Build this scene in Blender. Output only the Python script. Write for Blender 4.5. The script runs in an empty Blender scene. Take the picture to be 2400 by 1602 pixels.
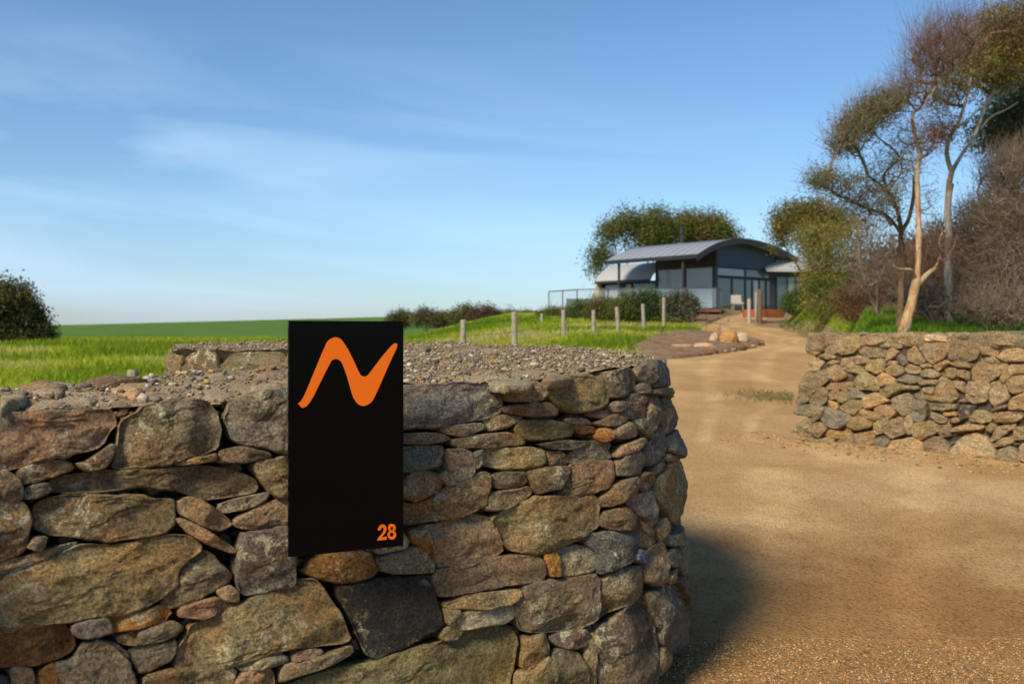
import bpy, math, random
import numpy as np
from mathutils import Vector, Matrix
from mathutils.geometry import delaunay_2d_cdt
R = math.radians
scene = bpy.context.scene
COL = scene.collection

# ------------------------------------------------------------------ camera
EYE = 1.15            # metres above the drive
F = 2400 * 35 / 36    # focal length in pixels of the 2400 px wide photograph
CX, HY = 1200.0, 782.0
cam_d = bpy.data.cameras.new("camera"); cam = bpy.data.objects.new("camera", cam_d); COL.objects.link(cam)
cam.location = (0, 0, EYE); cam.rotation_euler = (R(90), 0, 0)
cam_d.lens = 35; cam_d.sensor_width = 36; cam_d.shift_y = (HY - 801) / 2400
cam_d.clip_start = 0.05; cam_d.clip_end = 5000
cam_d.dof.use_dof = True; cam_d.dof.focus_distance = 3.0; cam_d.dof.aperture_fstop = 5.6
scene.camera = cam

# ------------------------------------------------------------------ light
SUN = Vector((-0.52, -0.70, 0.74)).normalized()
world = bpy.data.worlds.new("World"); scene.world = world; world.use_nodes = True
wt = world.node_tree; wn = wt.nodes; wl = wt.links
wn.clear()
w_out = wn.new("ShaderNodeOutputWorld"); bg = wn.new("ShaderNodeBackground")
sky = wn.new("ShaderNodeTexSky"); sky.sky_type = 'NISHITA'; sky.sun_disc = False
sky.sun_elevation = math.asin(SUN.z); sky.sun_rotation = math.atan2(SUN.x, SUN.y)
sky.altitude = 50; sky.air_density = 1.0; sky.dust_density = 0.35; sky.ozone_density = 3.0
# thin cirrus streaks, laid out by direction in the sky
tc = wn.new("ShaderNodeTexCoord"); sep = wn.new("ShaderNodeSeparateXYZ"); wl.new(tc.outputs['Generated'], sep.inputs[0])
def wmath(op, a, b=None, c=None, clamp=False):
    n = wn.new("ShaderNodeMath"); n.operation = op; n.use_clamp = clamp
    for i, v in enumerate((a, b, c)):
        if v is None: continue
        if isinstance(v, (int, float)): n.inputs[i].default_value = v
        else: wl.new(v, n.inputs[i])
    return n.outputs[0]
zc = wmath('MAXIMUM', sep.outputs['Z'], 0.02)
u_ = wmath('DIVIDE', sep.outputs['X'], sep.outputs['Y'])
v_ = wmath('SUBTRACT', zc, wmath('MULTIPLY', u_, -0.07))
cmb = wn.new("ShaderNodeCombineXYZ"); wl.new(wmath('MULTIPLY', u_, 1.6), cmb.inputs[0]); wl.new(wmath('MULTIPLY', v_, 13.0), cmb.inputs[1])
nz = wn.new("ShaderNodeTexNoise"); nz.inputs['Scale'].default_value = 1.0; nz.inputs['Detail'].default_value = 6
nz.inputs['Roughness'].default_value = 0.52; nz.inputs['Distortion'].default_value = 0.6; wl.new(cmb.outputs[0], nz.inputs['Vector'])
streak = wmath('MULTIPLY', wmath('SUBTRACT', nz.outputs['Fac'], 0.44, clamp=True), 2.6, clamp=True)
# more cloud to the left and at mid height
mu = wn.new("ShaderNodeMapRange"); mu.inputs[1].default_value = 0.35; mu.inputs[2].default_value = -0.3; wl.new(u_, mu.inputs[0])
mv = wn.new("ShaderNodeMapRange"); mv.inputs[1].default_value = 0.30; mv.inputs[2].default_value = 0.17; wl.new(zc, mv.inputs[0])
fac = wmath('MULTIPLY', wmath('MULTIPLY', streak, mu.outputs[0]), wmath('MULTIPLY', mv.outputs[0], 0.50))
mixc = wn.new("ShaderNodeMix"); mixc.data_type = 'RGBA'
wl.new(fac, mixc.inputs['Factor']); wl.new(sky.outputs[0], mixc.inputs['A']); mixc.inputs['B'].default_value = (8.6, 9.4, 10.4, 1)
hs = wn.new("ShaderNodeHueSaturation"); hs.inputs['Saturation'].default_value = 1.05; hs.inputs['Value'].default_value = 1.0
wl.new(mixc.outputs['Result'], hs.inputs['Color'])
hz = wn.new("ShaderNodeMapRange"); hz.inputs[1].default_value = 0.0; hz.inputs[2].default_value = 0.30; wl.new(sep.outputs['Z'], hz.inputs[0])
grade = wn.new("ShaderNodeValToRGB"); e = grade.color_ramp.elements; wl.new(hz.outputs[0], grade.inputs[0])
e[0].position = 0.0; e[0].color = (.45, .52, .69, 1); e[1].position = 1.0; e[1].color = (.63, .73, .78, 1)
e2 = e.new(.35); e2.color = (.62, .70, .77, 1)
gm = wn.new("ShaderNodeMix"); gm.data_type = 'RGBA'; gm.blend_type = 'MULTIPLY'; gm.inputs['Factor'].default_value = 1.0
wl.new(hs.outputs[0], gm.inputs['A']); wl.new(grade.outputs[0], gm.inputs['B'])
wl.new(gm.outputs['Result'], bg.inputs['Color']); bg.inputs['Strength'].default_value = 0.15
wl.new(bg.outputs[0], w_out.inputs['Surface'])
sun_d = bpy.data.lights.new("sun", 'SUN'); sun_d.energy = 4.7; sun_d.angle = R(18); sun_d.color = (1.0, 0.86, 0.66)
sun = bpy.data.objects.new("sun", sun_d); COL.objects.link(sun)
sun.rotation_euler = (-SUN).to_track_quat('-Z', 'Y').to_euler(); sun.location = (-20, -10, 20)
scene.view_settings.view_transform = 'Standard'; scene.view_settings.look = 'None'
scene.view_settings.exposure = 0.27; scene.view_settings.gamma = 1.0
scene.cycles.use_denoising = True
scene.cycles.max_bounces = 6; scene.cycles.transparent_max_bounces = 12
scene.cycles.caustics_reflective = False; scene.cycles.caustics_refractive = False

# ------------------------------------------------------------------ helpers
def link(o, parent=None):
    COL.objects.link(o)
    if parent is not None: o.parent = parent
    return o
def tag(o, label=None, cat=None, group=None, kind=None):
    if label: o['label'] = label
    if cat: o['category'] = cat
    if group: o['group'] = group
    if kind: o['kind'] = kind
    return o
def thing(name, loc, label, cat, group=None):
    o = bpy.data.objects.new(name, None); o.location = loc; link(o); o.empty_display_size = 0.1
    bpy.context.view_layer.update()
    return tag(o, label, cat, group)
def mesh_obj(name, V, faces, mat, parent=None, col=None, smooth=True):
    """V Nx3 in world metres; faces: int array (k,3) or (k,4) or a list of lists; col: Nx3 or one colour."""
    V = np.asarray(V, dtype=np.float32).reshape(-1, 3)
    if parent is not None:
        off = np.array(parent.location if parent.parent is None else parent.parent.location, dtype=np.float32)
    else: off = V.mean(axis=0) * 1.0
    me = bpy.data.meshes.new(name)
    if isinstance(faces, np.ndarray):
        k, m = faces.shape
        me.vertices.add(len(V)); me.vertices.foreach_set('co', (V - off).ravel())
        me.loops.add(k * m); me.loops.foreach_set('vertex_index', faces.astype(np.int32).ravel())
        me.polygons.add(k); me.polygons.foreach_set('loop_start', np.arange(0, k * m, m, dtype=np.int32))
        me.polygons.foreach_set('loop_total', np.full(k, m, dtype=np.int32))
        me.update(calc_edges=True); me.validate()
    else:
        me.from_pydata([tuple(map(float, v)) for v in (V - off)], [], [list(map(int, f)) for f in faces])
    if smooth: me.polygons.foreach_set('use_smooth', np.ones(len(me.polygons), dtype=bool))
    if col is not None:
        c = np.asarray(col, dtype=np.float32)
        if c.ndim == 1: c = np.tile(c, (len(V), 1))
        rgba = np.ones((len(V), 4), dtype=np.float32); rgba[:, :3] = c[:, :3]
        a = me.color_attributes.new('tint', 'FLOAT_COLOR', 'POINT'); a.data.foreach_set('color', rgba.ravel())
    me.materials.append(mat)
    o = bpy.data.objects.new(name, me)
    if parent is None: o.location = off
    return link(o, parent)
class MB:
    """collects pieces into one mesh"""
    def __init__(s): s.V = []; s.F = []; s.C = []; s.n = 0
    def add(s, V, Fc, c=None):
        V = np.asarray(V, dtype=np.float64).reshape(-1, 3)
        s.V.append(V); s.F.extend([[i + s.n for i in f] for f in Fc]); s.n += len(V)
        s.C.append(np.tile(np.array(c if c is not None else (1, 1, 1), dtype=np.float64), (len(V), 1)))
        return s
    def hexa(s, p8, c=None):
        return s.add(p8, [[0, 3, 2, 1], [4, 5, 6, 7], [0, 1, 5, 4], [1, 2, 6, 5], [2, 3, 7, 6], [3, 0, 4, 7]], c)
    def box(s, x0, x1, y0, y1, z0, z1, M=None, c=None):
        p = np.array([(x0, y0, z0), (x1, y0, z0), (x1, y1, z0), (x0, y1, z0), (x0, y0, z1), (x1, y0, z1), (x1, y1, z1), (x0, y1, z1)], float)
        if M is not None: p = np.array([M(*q) for q in p])
        return s.hexa(p, c)
    def tube(s, pts, rad, k=8, c=None, cap=True):
        V, Fc = tube(pts, rad, k, cap); return s.add(V, Fc, c)
    def build(s, name, mat, parent=None, smooth=False):
        return mesh_obj(name, np.vstack(s.V), s.F, mat, parent, np.vstack(s.C), smooth)
def tube(pts, rad, k=6, cap=True):
    pts = np.asarray(pts, float); n = len(pts)
    rad = np.full(n, rad, float) if np.isscalar(rad) else np.asarray(rad, float)
    T = np.gradient(pts, axis=0); T /= np.linalg.norm(T, axis=1)[:, None] + 1e-9
    ref = np.array([1., 0, 0]) if abs(T[0][0]) < .7 else np.array([0, 1., 0])
    V = []
    a = np.arange(k) * 2 * np.pi / k
    for i in range(n):
        u = np.cross(T[i], ref); u /= np.linalg.norm(u) + 1e-9; w = np.cross(T[i], u); ref = -np.cross(T[i], u) if False else ref
        V.append(pts[i] + rad[i] * (np.cos(a)[:, None] * u + np.sin(a)[:, None] * w))
    V = np.vstack(V)
    Fc = [[i * k + j, i * k + (j + 1) % k, (i + 1) * k + (j + 1) % k, (i + 1) * k + j] for i in range(n - 1) for j in range(k)]
    if cap: Fc += [list(range(k))[::-1], [(n - 1) * k + j for j in range(k)]]
    return V, Fc
def smoothstep(a, b, x):
    t = np.clip((np.asarray(x, float) - a) / (b - a), 0, 1); return t * t * (3 - 2 * t)
def _hash(i, j, k, s):
    with np.errstate(over='ignore'):
        h = (i.astype(np.int64) * 374761393 + j.astype(np.int64) * 668265263 + k.astype(np.int64) * 2147483647 + s * 974634777) & 0xffffffff
        h = ((h ^ (h >> 13)) * 1274126177) & 0xffffffff
        h = (h ^ (h >> 16)) & 0xffffff
    return h / float(0xffffff) * 2 - 1
def vnoise(P, seed=0):
    P = np.asarray(P, float); I = np.floor(P).astype(np.int64); f = P - I; f = f * f * (3 - 2 * f)
    r = 0
    for a in (0, 1):
        for b in (0, 1):
            for c in (0, 1):
                w = (f[..., 0] if a else 1 - f[..., 0]) * (f[..., 1] if b else 1 - f[..., 1]) * (f[..., 2] if c else 1 - f[..., 2])
                r = r + w * _hash(I[..., 0] + a, I[..., 1] + b, I[..., 2] + c, seed)
    return r
def fbm(P, seed=0, octv=4, rough=.5):
    P = np.asarray(P, float); r = 0; a = 1; s = 0
    for o in range(octv): r = r + a * vnoise(P * 2 ** o, seed + o * 17); s += a; a *= rough
    return r / s
def W(px, py, D):
    """the point seen at pixel (px, py) of the photograph, D metres in front of the camera"""
    px, py, D = np.broadcast_arrays(np.asarray(px, float), np.asarray(py, float), np.asarray(D, float))
    return np.stack([(px - CX) / F * D, D, EYE - (py - HY) / F * D], axis=-1)
# ------------------------------------------------------------------ materials
class NT:
    def __init__(s, name):
        s.m = bpy.data.materials.new(name); s.m.use_nodes = True; s.t = s.m.node_tree; s.n = s.t.nodes; s.l = s.t.links
        s.b = s.n['Principled BSDF']
    def set(s, node, **kw):
        for k, v in kw.items():
            inp = node.inputs[k.replace('_', ' ')] if isinstance(k, str) else node.inputs[k]
            if hasattr(v, 'is_output') or isinstance(v, bpy.types.NodeSocket): s.l.new(v, inp)
            else: inp.default_value = v
        return node
    def pos(s, scale=(1, 1, 1)):
        g = s.n.new('ShaderNodeNewGeometry'); m = s.n.new('ShaderNodeMapping'); m.inputs['Scale'].default_value = scale
        s.l.new(g.outputs['Position'], m.inputs['Vector']); return m.outputs[0]
    def noise(s, vec, scale, detail=5, rough=.55, dist=0.0, typ=None):
        x = s.n.new('ShaderNodeTexNoise')
        if typ: x.noise_type = typ; x.normalize = False
        s.l.new(vec, x.inputs['Vector']); x.inputs['Scale'].default_value = scale
        x.inputs['Detail'].default_value = detail; x.inputs['Roughness'].default_value = rough; x.inputs['Distortion'].default_value = dist
        return x.outputs['Fac']
    def vor(s, vec, scale, feat='F1', out='Distance', rnd=1.0):
        x = s.n.new('ShaderNodeTexVoronoi'); x.feature = feat; s.l.new(vec, x.inputs['Vector']); x.inputs['Scale'].default_value = scale
        x.inputs['Randomness'].default_value = rnd
        return x.outputs[out]
    def ramp(s, fac, stops, interp='LINEAR'):
        r = s.n.new('ShaderNodeValToRGB'); r.color_ramp.interpolation = interp; e = r.color_ramp.elements
        while len(e) < len(stops): e.new(0.5)
        for i, (p, c) in enumerate(stops):
            e[i].position = p; e[i].color = (*c, 1) if not np.isscalar(c) else (c, c, c, 1)
        s.l.new(fac, r.inputs[0]); return r.outputs[0]
    def mix(s, fac, a, b, mode='MIX'):
        x = s.n.new('ShaderNodeMix'); x.data_type = 'RGBA'; x.blend_type = mode
        for k, v in (('Factor', fac), ('A', a), ('B', b)):
            if isinstance(v, bpy.types.NodeSocket): s.l.new(v, x.inputs[k])
            elif k == 'Factor': x.inputs[k].default_value = v
            else: x.inputs[k].default_value = (*v, 1)
        return x.outputs['Result']
    def math(s, op, a, b=0.0, clamp=False):
        x = s.n.new('ShaderNodeMath'); x.operation = op; x.use_clamp = clamp
        for i, v in enumerate((a, b)):
            if isinstance(v, bpy.types.NodeSocket): s.l.new(v, x.inputs[i])
            else: x.inputs[i].default_value = v
        return x.outputs[0]
    def tint(s):
        a = s.n.new('ShaderNodeAttribute'); a.attribute_name = 'tint'; return a.outputs['Color']
    def bump(s, h, strength=.5, dist=.01, prev=None):
        b = s.n.new('ShaderNodeBump'); s.l.new(h, b.inputs['Height']); b.inputs['Strength'].default_value = strength; b.inputs['Distance'].default_value = dist
        if prev is not None: s.l.new(prev, b.inputs['Normal'])
        return b.outputs[0]
    def out(s, color=None, rough=None, normal=None, spec=None):
        if color is not None:
            if isinstance(color, bpy.types.NodeSocket): s.l.new(color, s.b.inputs['Base Color'])
            else: s.b.inputs['Base Color'].default_value = (*color, 1)
        if rough is not None:
            if isinstance(rough, bpy.types.NodeSocket): s.l.new(rough, s.b.inputs['Roughness'])
            else: s.b.inputs['Roughness'].default_value = rough
        if normal is not None: s.l.new(normal, s.b.inputs['Normal'])
        if spec is not None: s.b.inputs['Specular IOR Level'].default_value = spec
        return s.m

def make_stone_mat(name, k=1.0, lich=1.0, gain=1.0):
    t = NT(name); p = t.pos(); ps = t.pos((1, 1, 3.2))
    big = t.noise(p, 7 * k, 4, .6, .4); mid = t.noise(p, 26 * k, 6, .62, .3); fine = t.noise(p, 130 * k, 5, .7); strata = t.noise(ps, 16 * k, 5, .6, .8)
    grain = t.noise(p, 420 * k, 3, .8)
    c = t.mix(1.0, t.tint(), (gain, gain, gain * .97), 'MULTIPLY')
    c = t.mix(t.math('MULTIPLY', t.ramp(big, [(.42, 0.), (.62, 1.)]), .55), c, t.mix(1.0, c, (1.25, .92, .62), 'MULTIPLY'))
    c = t.mix(t.math('MULTIPLY', t.ramp(mid, [(.46, 0.), (.60, 1.)]), .6), c, t.mix(1.0, c, (.62, .66, .72), 'MULTIPLY'))
    c = t.mix(t.math('MULTIPLY', t.ramp(strata, [(.50, 0.), (.66, 1.)]), .5), c, t.mix(1.0, c, (1.4, 1.3, 1.15), 'MULTIPLY'))
    c = t.mix(t.math('MULTIPLY', t.ramp(t.noise(p, 3.1 * k, 3, .5), [(.45, 0.), (.6, 1.)]), .5), c, t.mix(1.0, c, (.6, .6, .62), 'MULTIPLY'))
    # rusty weathering
    rust = t.ramp(t.noise(p, 4.2 * k, 5, .6, .7), [(.58, 0.), (.68, 1.)])
    c = t.mix(t.math('MULTIPLY', rust, .4), c, (.30, .15, .045))
    # grey green and yellow lichen blotches
    lc = t.noise(p, 33 * k, 4, .65, .5); reg = t.ramp(t.noise(p, 5.5 * k, 3, .5), [(.50, 0.), (.62, 1.)])
    lm = t.math('MULTIPLY', t.ramp(lc, [(.53, 0.), (.555, 1.)]), reg)
    c = t.mix(t.math('MULTIPLY', lm, .9 * lich), c, (.42, .39, .26))
    ly = t.math('MULTIPLY', t.ramp(t.noise(p, 60 * k, 3, .7), [(.60, 0.), (.64, 1.)]), t.ramp(t.noise(p, 6.3 * k, 3, .5), [(.54, 0.), (.64, 1.)]))
    c = t.mix(t.math('MULTIPLY', ly, .5 * lich), c, (.36, .30, .09))
    # pits and specks
    sp = t.vor(p, 260 * k, 'F1'); c = t.mix(t.ramp(sp, [(.10, .7), (.2, 0.)]), c, t.mix(1.0, c, (.35, .33, .3), 'MULTIPLY'))
    c = t.mix(t.ramp(fine, [(.38, 0.), (.62, 1.)]), t.mix(1.0, c, (.55, .54, .52), 'MULTIPLY'), t.mix(1.0, c, (1.5, 1.46, 1.36), 'MULTIPLY'))
    wh = t.ramp(t.noise(p, 190 * k, 2, .5), [(.73, 0.), (.76, 1.)]); c = t.mix(t.math('MULTIPLY', wh, .7), c, (.55, .52, .42))
    cr = t.vor(t.pos((1, 1, 1.6)), 11 * k, 'DISTANCE_TO_EDGE')
    crack = t.ramp(cr, [(0.0, 0.), (.018, 1.)])
    n = t.bump(t.noise(p, 18 * k, 7, .66, .8), .9, .028 / k)
    rdg = t.noise(p, 13 * k, 7, .55, .25, 'RIDGED_MULTIFRACTAL')
    n = t.bump(rdg, .8, .009 / k, n)
    n = t.bump(strata, .7, .012 / k, n)
    n = t.bump(crack, .28, .004 / k, n)
    n = t.bump(fine, 1.0, .009 / k, n)
    n = t.bump(grain, .6, .0018 / k, n)
    return t.out(c, t.ramp(mid, [(.3, .72), (.7, .95)]), n, .25)
STONE = make_stone_mat('weathered_stone'); STONE_FAR = make_stone_mat('weathered_stone_gate', .55, .6, 1.22)

t = NT('wall_mortar_earth'); p = t.pos()
c = t.ramp(t.noise(p, 40, 5, .7), [(.3, (.045, .036, .026)), (.7, (.10, .08, .055))])
MORTAR = t.out(c, .95, t.bump(t.noise(p, 90, 5, .7), .8, .01), .1)

t = NT('wall_top_grit'); p = t.pos()
c = t.ramp(t.noise(p, 6, 6, .65, .5), [(.36, (.20, .14, .075)), (.5, (.31, .225, .125)), (.64, (.40, .31, .185))])
c = t.mix(t.ramp(t.vor(p, 130), [(.15, .8), (.5, 0.)]), c, t.mix(t.noise(p, 60, 1), (.42, .36, .26), (.06, .05, .04)))
c = t.mix(t.ramp(t.noise(p, 240, 3, .7), [(.4, 0.), (.65, .55)]), c, (.06, .05, .038))
n = t.bump(t.noise(p, 30, 6, .7), .7, .012); n = t.bump(t.vor(p, 130), .7, .004, n)
TOPGRIT = t.out(c, .95, n, .15)

t = NT('tinted_pebbles'); p = t.pos()
c = t.mix(t.noise(p, 90, 3), t.mix(1.0, t.tint(), (.6, .6, .6), 'MULTIPLY'), t.mix(1.0, t.tint(), (1.3, 1.3, 1.3), 'MULTIPLY'))
PEBBLE = t.out(c, .85, None, .2)

t = NT('packed_gravel_drive'); p = t.pos()
big = t.noise(p, .45, 5, .55, .8); fine = t.noise(p, 70, 4, .75); pb = t.vor(p, 85, 'F1'); pc = t.vor(p, 85, 'F1', 'Color')
c = t.ramp(big, [(.34, (.45, .285, .115)), (.5, (.56, .38, .175)), (.66, (.65, .47, .25))])
stm = t.n.new('ShaderNodeMapping'); stm.inputs['Scale'].default_value = (1.6, .22, 1); stm.inputs['Rotation'].default_value = (0, 0, .35)
t.l.new(p, stm.inputs['Vector'])
c = t.mix(t.ramp(t.noise(stm.outputs[0], .8, 4, .6, .5), [(.42, 0.), (.62, .55)]), c, (.45, .28, .12))
hsv = t.n.new('ShaderNodeSeparateColor'); t.l.new(pc, hsv.inputs[0])
c = t.mix(t.math('MULTIPLY', t.ramp(hsv.outputs[0], [(.55, 0.), (.9, 1.)]), .55), c, (.16, .10, .055))
c = t.mix(t.math('MULTIPLY', t.ramp(hsv.outputs[1], [(.8, 0.), (.95, 1.)]), .6), c, (.62, .46, .25))
c = t.mix(t.math('MULTIPLY', t.ramp(fine, [(.45, 0.), (.6, 1.)]), .35), c, t.mix(1.0, c, (.55, .52, .5), 'MULTIPLY'))
n = t.bump(t.noise(p, 5, 5, .6), .5, .03); n = t.bump(pb, .8, .008, n); n = t.bump(fine, .6, .006, n)
yy = t.n.new('ShaderNodeSeparateXYZ'); t.l.new(p, yy.inputs[0]); nr = t.ramp(t.math('ADD', t.math('MULTIPLY', yy.outputs['Y'], -.16), t.math('ADD', 1.32, t.math('MULTIPLY', t.math('SUBTRACT', t.noise(p, .8, 5, .6, .6), .5), 1.1))), [(.30, 0.), (.62, 1.)])
c = t.mix(t.math('MULTIPLY', nr, .8), c, t.mix(1.0, c, (.62, .50, .38), 'MULTIPLY'))
c = t.mix(t.math('MULTIPLY', t.ramp(t.noise(p, 2.2, 6, .7, .5), [(.54, 0.), (.66, 1.)]), .3), c, (.25, .15, .075))
tk = t.n.new('ShaderNodeSeparateColor'); t.l.new(t.tint(), tk.inputs[0]); wb = t.math('ADD', tk.outputs[0], t.math('MULTIPLY', t.math('SUBTRACT', t.noise(p, .7, 3, .5), .5), .10))
tr1 = t.ramp(t.math('ABSOLUTE', t.math('SUBTRACT', t.math('ABSOLUTE', t.math('SUBTRACT', wb, .47)), .15)), [(.02, 1.), (.075, 0.)])
brk = t.ramp(t.noise(p, 1.6, 4, .6), [(.35, .3), (.6, 1.)])
c = t.mix(t.math('MULTIPLY', t.math('MULTIPLY', tr1, brk), .75), t.mix(1.0, c, (.88, .84, .80), 'MULTIPLY'), t.mix(1.0, c, (1.16, 1.16, 1.14), 'MULTIPLY'))
GRAVEL = t.out(c, .95, n, .12)

t = NT('brown_mulch_soil'); p = t.pos()
c = t.ramp(t.noise(p, 3.5, 6, .7, .5), [(.35, (.15, .092, .05)), (.55, (.27, .175, .10)), (.7, (.38, .27, .17))])
SOIL = t.out(c, .95, t.bump(t.noise(p, 14, 6, .7), 1.0, .06), .1)

t = NT('grass_ground'); p = t.pos()
far = t.n.new('ShaderNodeSeparateXYZ'); g_ = t.n.new('ShaderNodeNewGeometry'); t.l.new(g_.outputs['Position'], far.inputs[0])
near = t.ramp(t.noise(p, .55, 6, .65, .4), [(.34, (.12, .18, .008)), (.5, (.25, .29, .012)), (.66, (.36, .36, .06))])
near = t.mix(t.ramp(t.noise(p, 9, 4, .7), [(.45, 0.), (.7, .6)]), near, (.06, .10, .01))
crop = t.ramp(t.noise(t.pos((.02, .2, 1)), 1.0, 5, .6), [(.35, (.060, .135, .020)), (.65, (.10, .185, .028))])
c = t.mix(t.ramp(t.math('DIVIDE', far.outputs['Y'], 200.0), [(.26, 0.), (.36, 1.)]), near, crop)
# dry litter and soil between the tufts close by on the right bank
lit = t.ramp(t.noise(p, 2.2, 5, .65), [(.56, 0.), (.68, 1.)])
c = t.mix(t.math('MULTIPLY', lit, .35), c, (.17, .115, .06))
sm = t.n.new('ShaderNodeSeparateColor'); t.l.new(t.tint(), sm.inputs[0]); sf = t.ramp(t.math('ADD', sm.outputs[0], t.math('MULTIPLY', t.math('SUBTRACT', t.noise(p, 2.5, 5, .7), .5), .9)), [(.42, 0.), (.58, 1.)])
c = t.mix(sf, c, t.ramp(t.noise(p, 5, 6, .7), [(.35, (.17, .11, .06)), (.6, (.32, .215, .125))]))
GRASSG = t.out(c, .95, t.bump(t.noise(p, 12, 5, .7), .8, .08), .1)

def leafmat(name, trans=.35, rough=.55):
    t = NT(name); c = t.tint()
    t.out(c, rough, None, .25)
    tr = t.n.new('ShaderNodeBsdfTranslucent'); t.l.new(c, tr.inputs['Color'])
    mx = t.n.new('ShaderNodeMixShader'); mx.inputs[0].default_value = trans
    o = t.n['Material Output']; t.l.new(t.b.outputs[0], mx.inputs[1]); t.l.new(tr.outputs[0], mx.inputs[2]); t.l.new(mx.outputs[0], o.inputs['Surface'])
    return t.m
LEAF = leafmat('leaves'); BLADE = leafmat('grass_blades', .45, .6)
def barkmat(name, a, b, sc=8, c3=None):
    t = NT(name); p = t.pos((1, 1, .22)); q = t.pos()
    c = t.ramp(t.noise(p, sc * 2, 6, .65, .6), [(.35, a), (.62, b)])
    if c3: c = t.mix(t.ramp(t.noise(q, sc * .35, 4, .6, .5), [(.5, 0.), (.62, .85)]), c, c3)
    n = t.bump(t.noise(p, sc * 4, 6, .7), .9, .02)
    return t.out(c, .9, n, .15)
BARK_TAN = barkmat('smooth_tan_bark', (.22, .12, .055), (.50, .32, .16), 9, (.42, .36, .27))
BARK_PALE = barkmat('pale_grey_bark', (.22, .19, .15), (.50, .46, .38), 9, (.26, .15, .08))
BARK_DARK = barkmat('rough_dark_bark', (.07, .045, .03), (.19, .115, .065), 12)
TWIG_RED = barkmat('reddish_twigs', (.10, .055, .04), (.22, .13, .09), 20)
TWIG_GREY = barkmat('grey_brown_twigs', (.12, .09, .065), (.28, .21, .15), 20)
POST = barkmat('grey_timber', (.20, .17, .13), (.42, .37, .29), 20)
def plain(name, col, rough=.6, spec=.4, metal=0.0, var=.12, sc=6):
    t = NT(name); p = t.pos()
    c = t.mix(t.noise(p, sc, 5, .6), tuple(x * (1 - var) for x in col), tuple(min(1, x * (1 + var)) for x in col))
    t.b.inputs['Metallic'].default_value = metal
    return t.out(c, rough, None, spec)
# ------------------------------------------------------------------ terrain height
_zl = ([-50, 8, 15, 25, 40, 60, 100, 200, 320, 420, 900], [0, .02, .10, .35, .70, .95, 1.1, 2.2, 3.9, 3.6, -6])
_zr = ([-50, 8, 12, 15, 25, 35, 45, 57, 70, 120, 320, 420, 900], [0, 0, .08, .13, .55, .95, 1.45, 2.35, 2.8, 2.9, 4.0, 3.6, -6])
_zq = ([-50, 10.2, 11.5, 13, 14.5, 16, 20, 26, 40, 57, 100, 320, 900], [0, 0, .15, .75, 1.12, 1.2, 1.45, 1.85, 2.4, 2.9, 3.5, 5, 0])
def UB(y): return np.interp(y, [12, 14, 20, 30, 40, 45, 60], [.300, .330, .328, .315, .288, .270, .268])
def H(x, y):
    x = np.asarray(x, float); y = np.asarray(y, float); u = x / np.maximum(y, 1.0)
    zl = np.interp(y, *_zl) + np.interp(y, [150, 320, 420], [0, 1, 1]) * np.interp(u, [-.46, -.13], [0, 2.7])
    zr = np.interp(y, *_zr); zq = np.interp(y, *_zq)
    a = smoothstep(-.12, 0.0, u); z = zl * (1 - a) + zr * a
    ub = UB(y); b = smoothstep(0, .035, u - ub) * smoothstep(9.5, 12, y); z = z * (1 - b) + zq * b
    n = vnoise(np.stack([x * .35, y * .35, y * 0], -1), 5) * .05 + vnoise(np.stack([x * 1.3, y * 1.3, y * 0], -1), 9) * .015
    return z + n * smoothstep(6, 20, y)
def hit(px, py, d0=1.5, d1=500):
    """distance at which the ray through a pixel meets the ground"""
    D = np.geomspace(d0, d1, 1500); P = W(px, py, D); below = P[:, 2] <= H(P[:, 0], P[:, 1])
    i = int(np.argmax(below)) if below.any() else len(D) - 1
    return D[i]
def on_ground(px, py, **k):
    D = hit(px, py, **k); P = W(px, py, D); P[2] = H(P[0], P[1]); return P

# ------------------------------------------------------------------ stone walls
_rng = np.random.default_rng(11)
PAL = {  # albedo of the rock types; sunlight painted into tp, tg, tb for top slabs
 'tp': (.40, .30, .20), 'tg': (.37, .31, .22), 'tb': (.25, .25, .235),
 'gb': (0.252, 0.201, 0.131), 'gr': (0.222, 0.197, 0.146), 'tan': (0.328, 0.234, 0.129), 'br': (.262, .190, .118), 'pk': (.318, .232, .150),
 'ol': (0.252, 0.201, 0.103), 'or': (0.445, 0.222, 0.058), 'rust': (0.281, 0.140, 0.049), 'dk': (0.064, 0.058, 0.051), 'bl': (0.170, 0.166, 0.152),
 'wh': (0.445, 0.398, 0.281), 'pu': (.150, .118, .092), 'ye': (0.351, 0.287, 0.146), 'bb': (0.140, 0.164, 0.211)}
def chaikin(p, it=1, w=.22):
    for _ in range(it):
        q = np.roll(p, -1, axis=0); p = np.stack([p * (1 - w) + q * w, p * w + q * (1 - w)], 1).reshape(-1, 2)
    return p
def resample(p, n):
    q = np.vstack([p, p[:1]]); s = np.r_[0, np.cumsum(np.linalg.norm(np.diff(q, axis=0), axis=1))]
    t = np.linspace(0, s[-1], n, endpoint=False); return np.stack([np.interp(t, s, q[:, 0]), np.interp(t, s, q[:, 1])], 1)
def segdist(P, B):
    A = B; C = np.roll(B, -1, axis=0); d = C - A; L = (d ** 2).sum(1) + 1e-12
    t = np.clip(((P[:, None, :] - A) * d).sum(2) / L, 0, 1); q = A + t[..., None] * d
    return np.sqrt(((P[:, None, :] - q) ** 2).sum(2).min(1))
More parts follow.
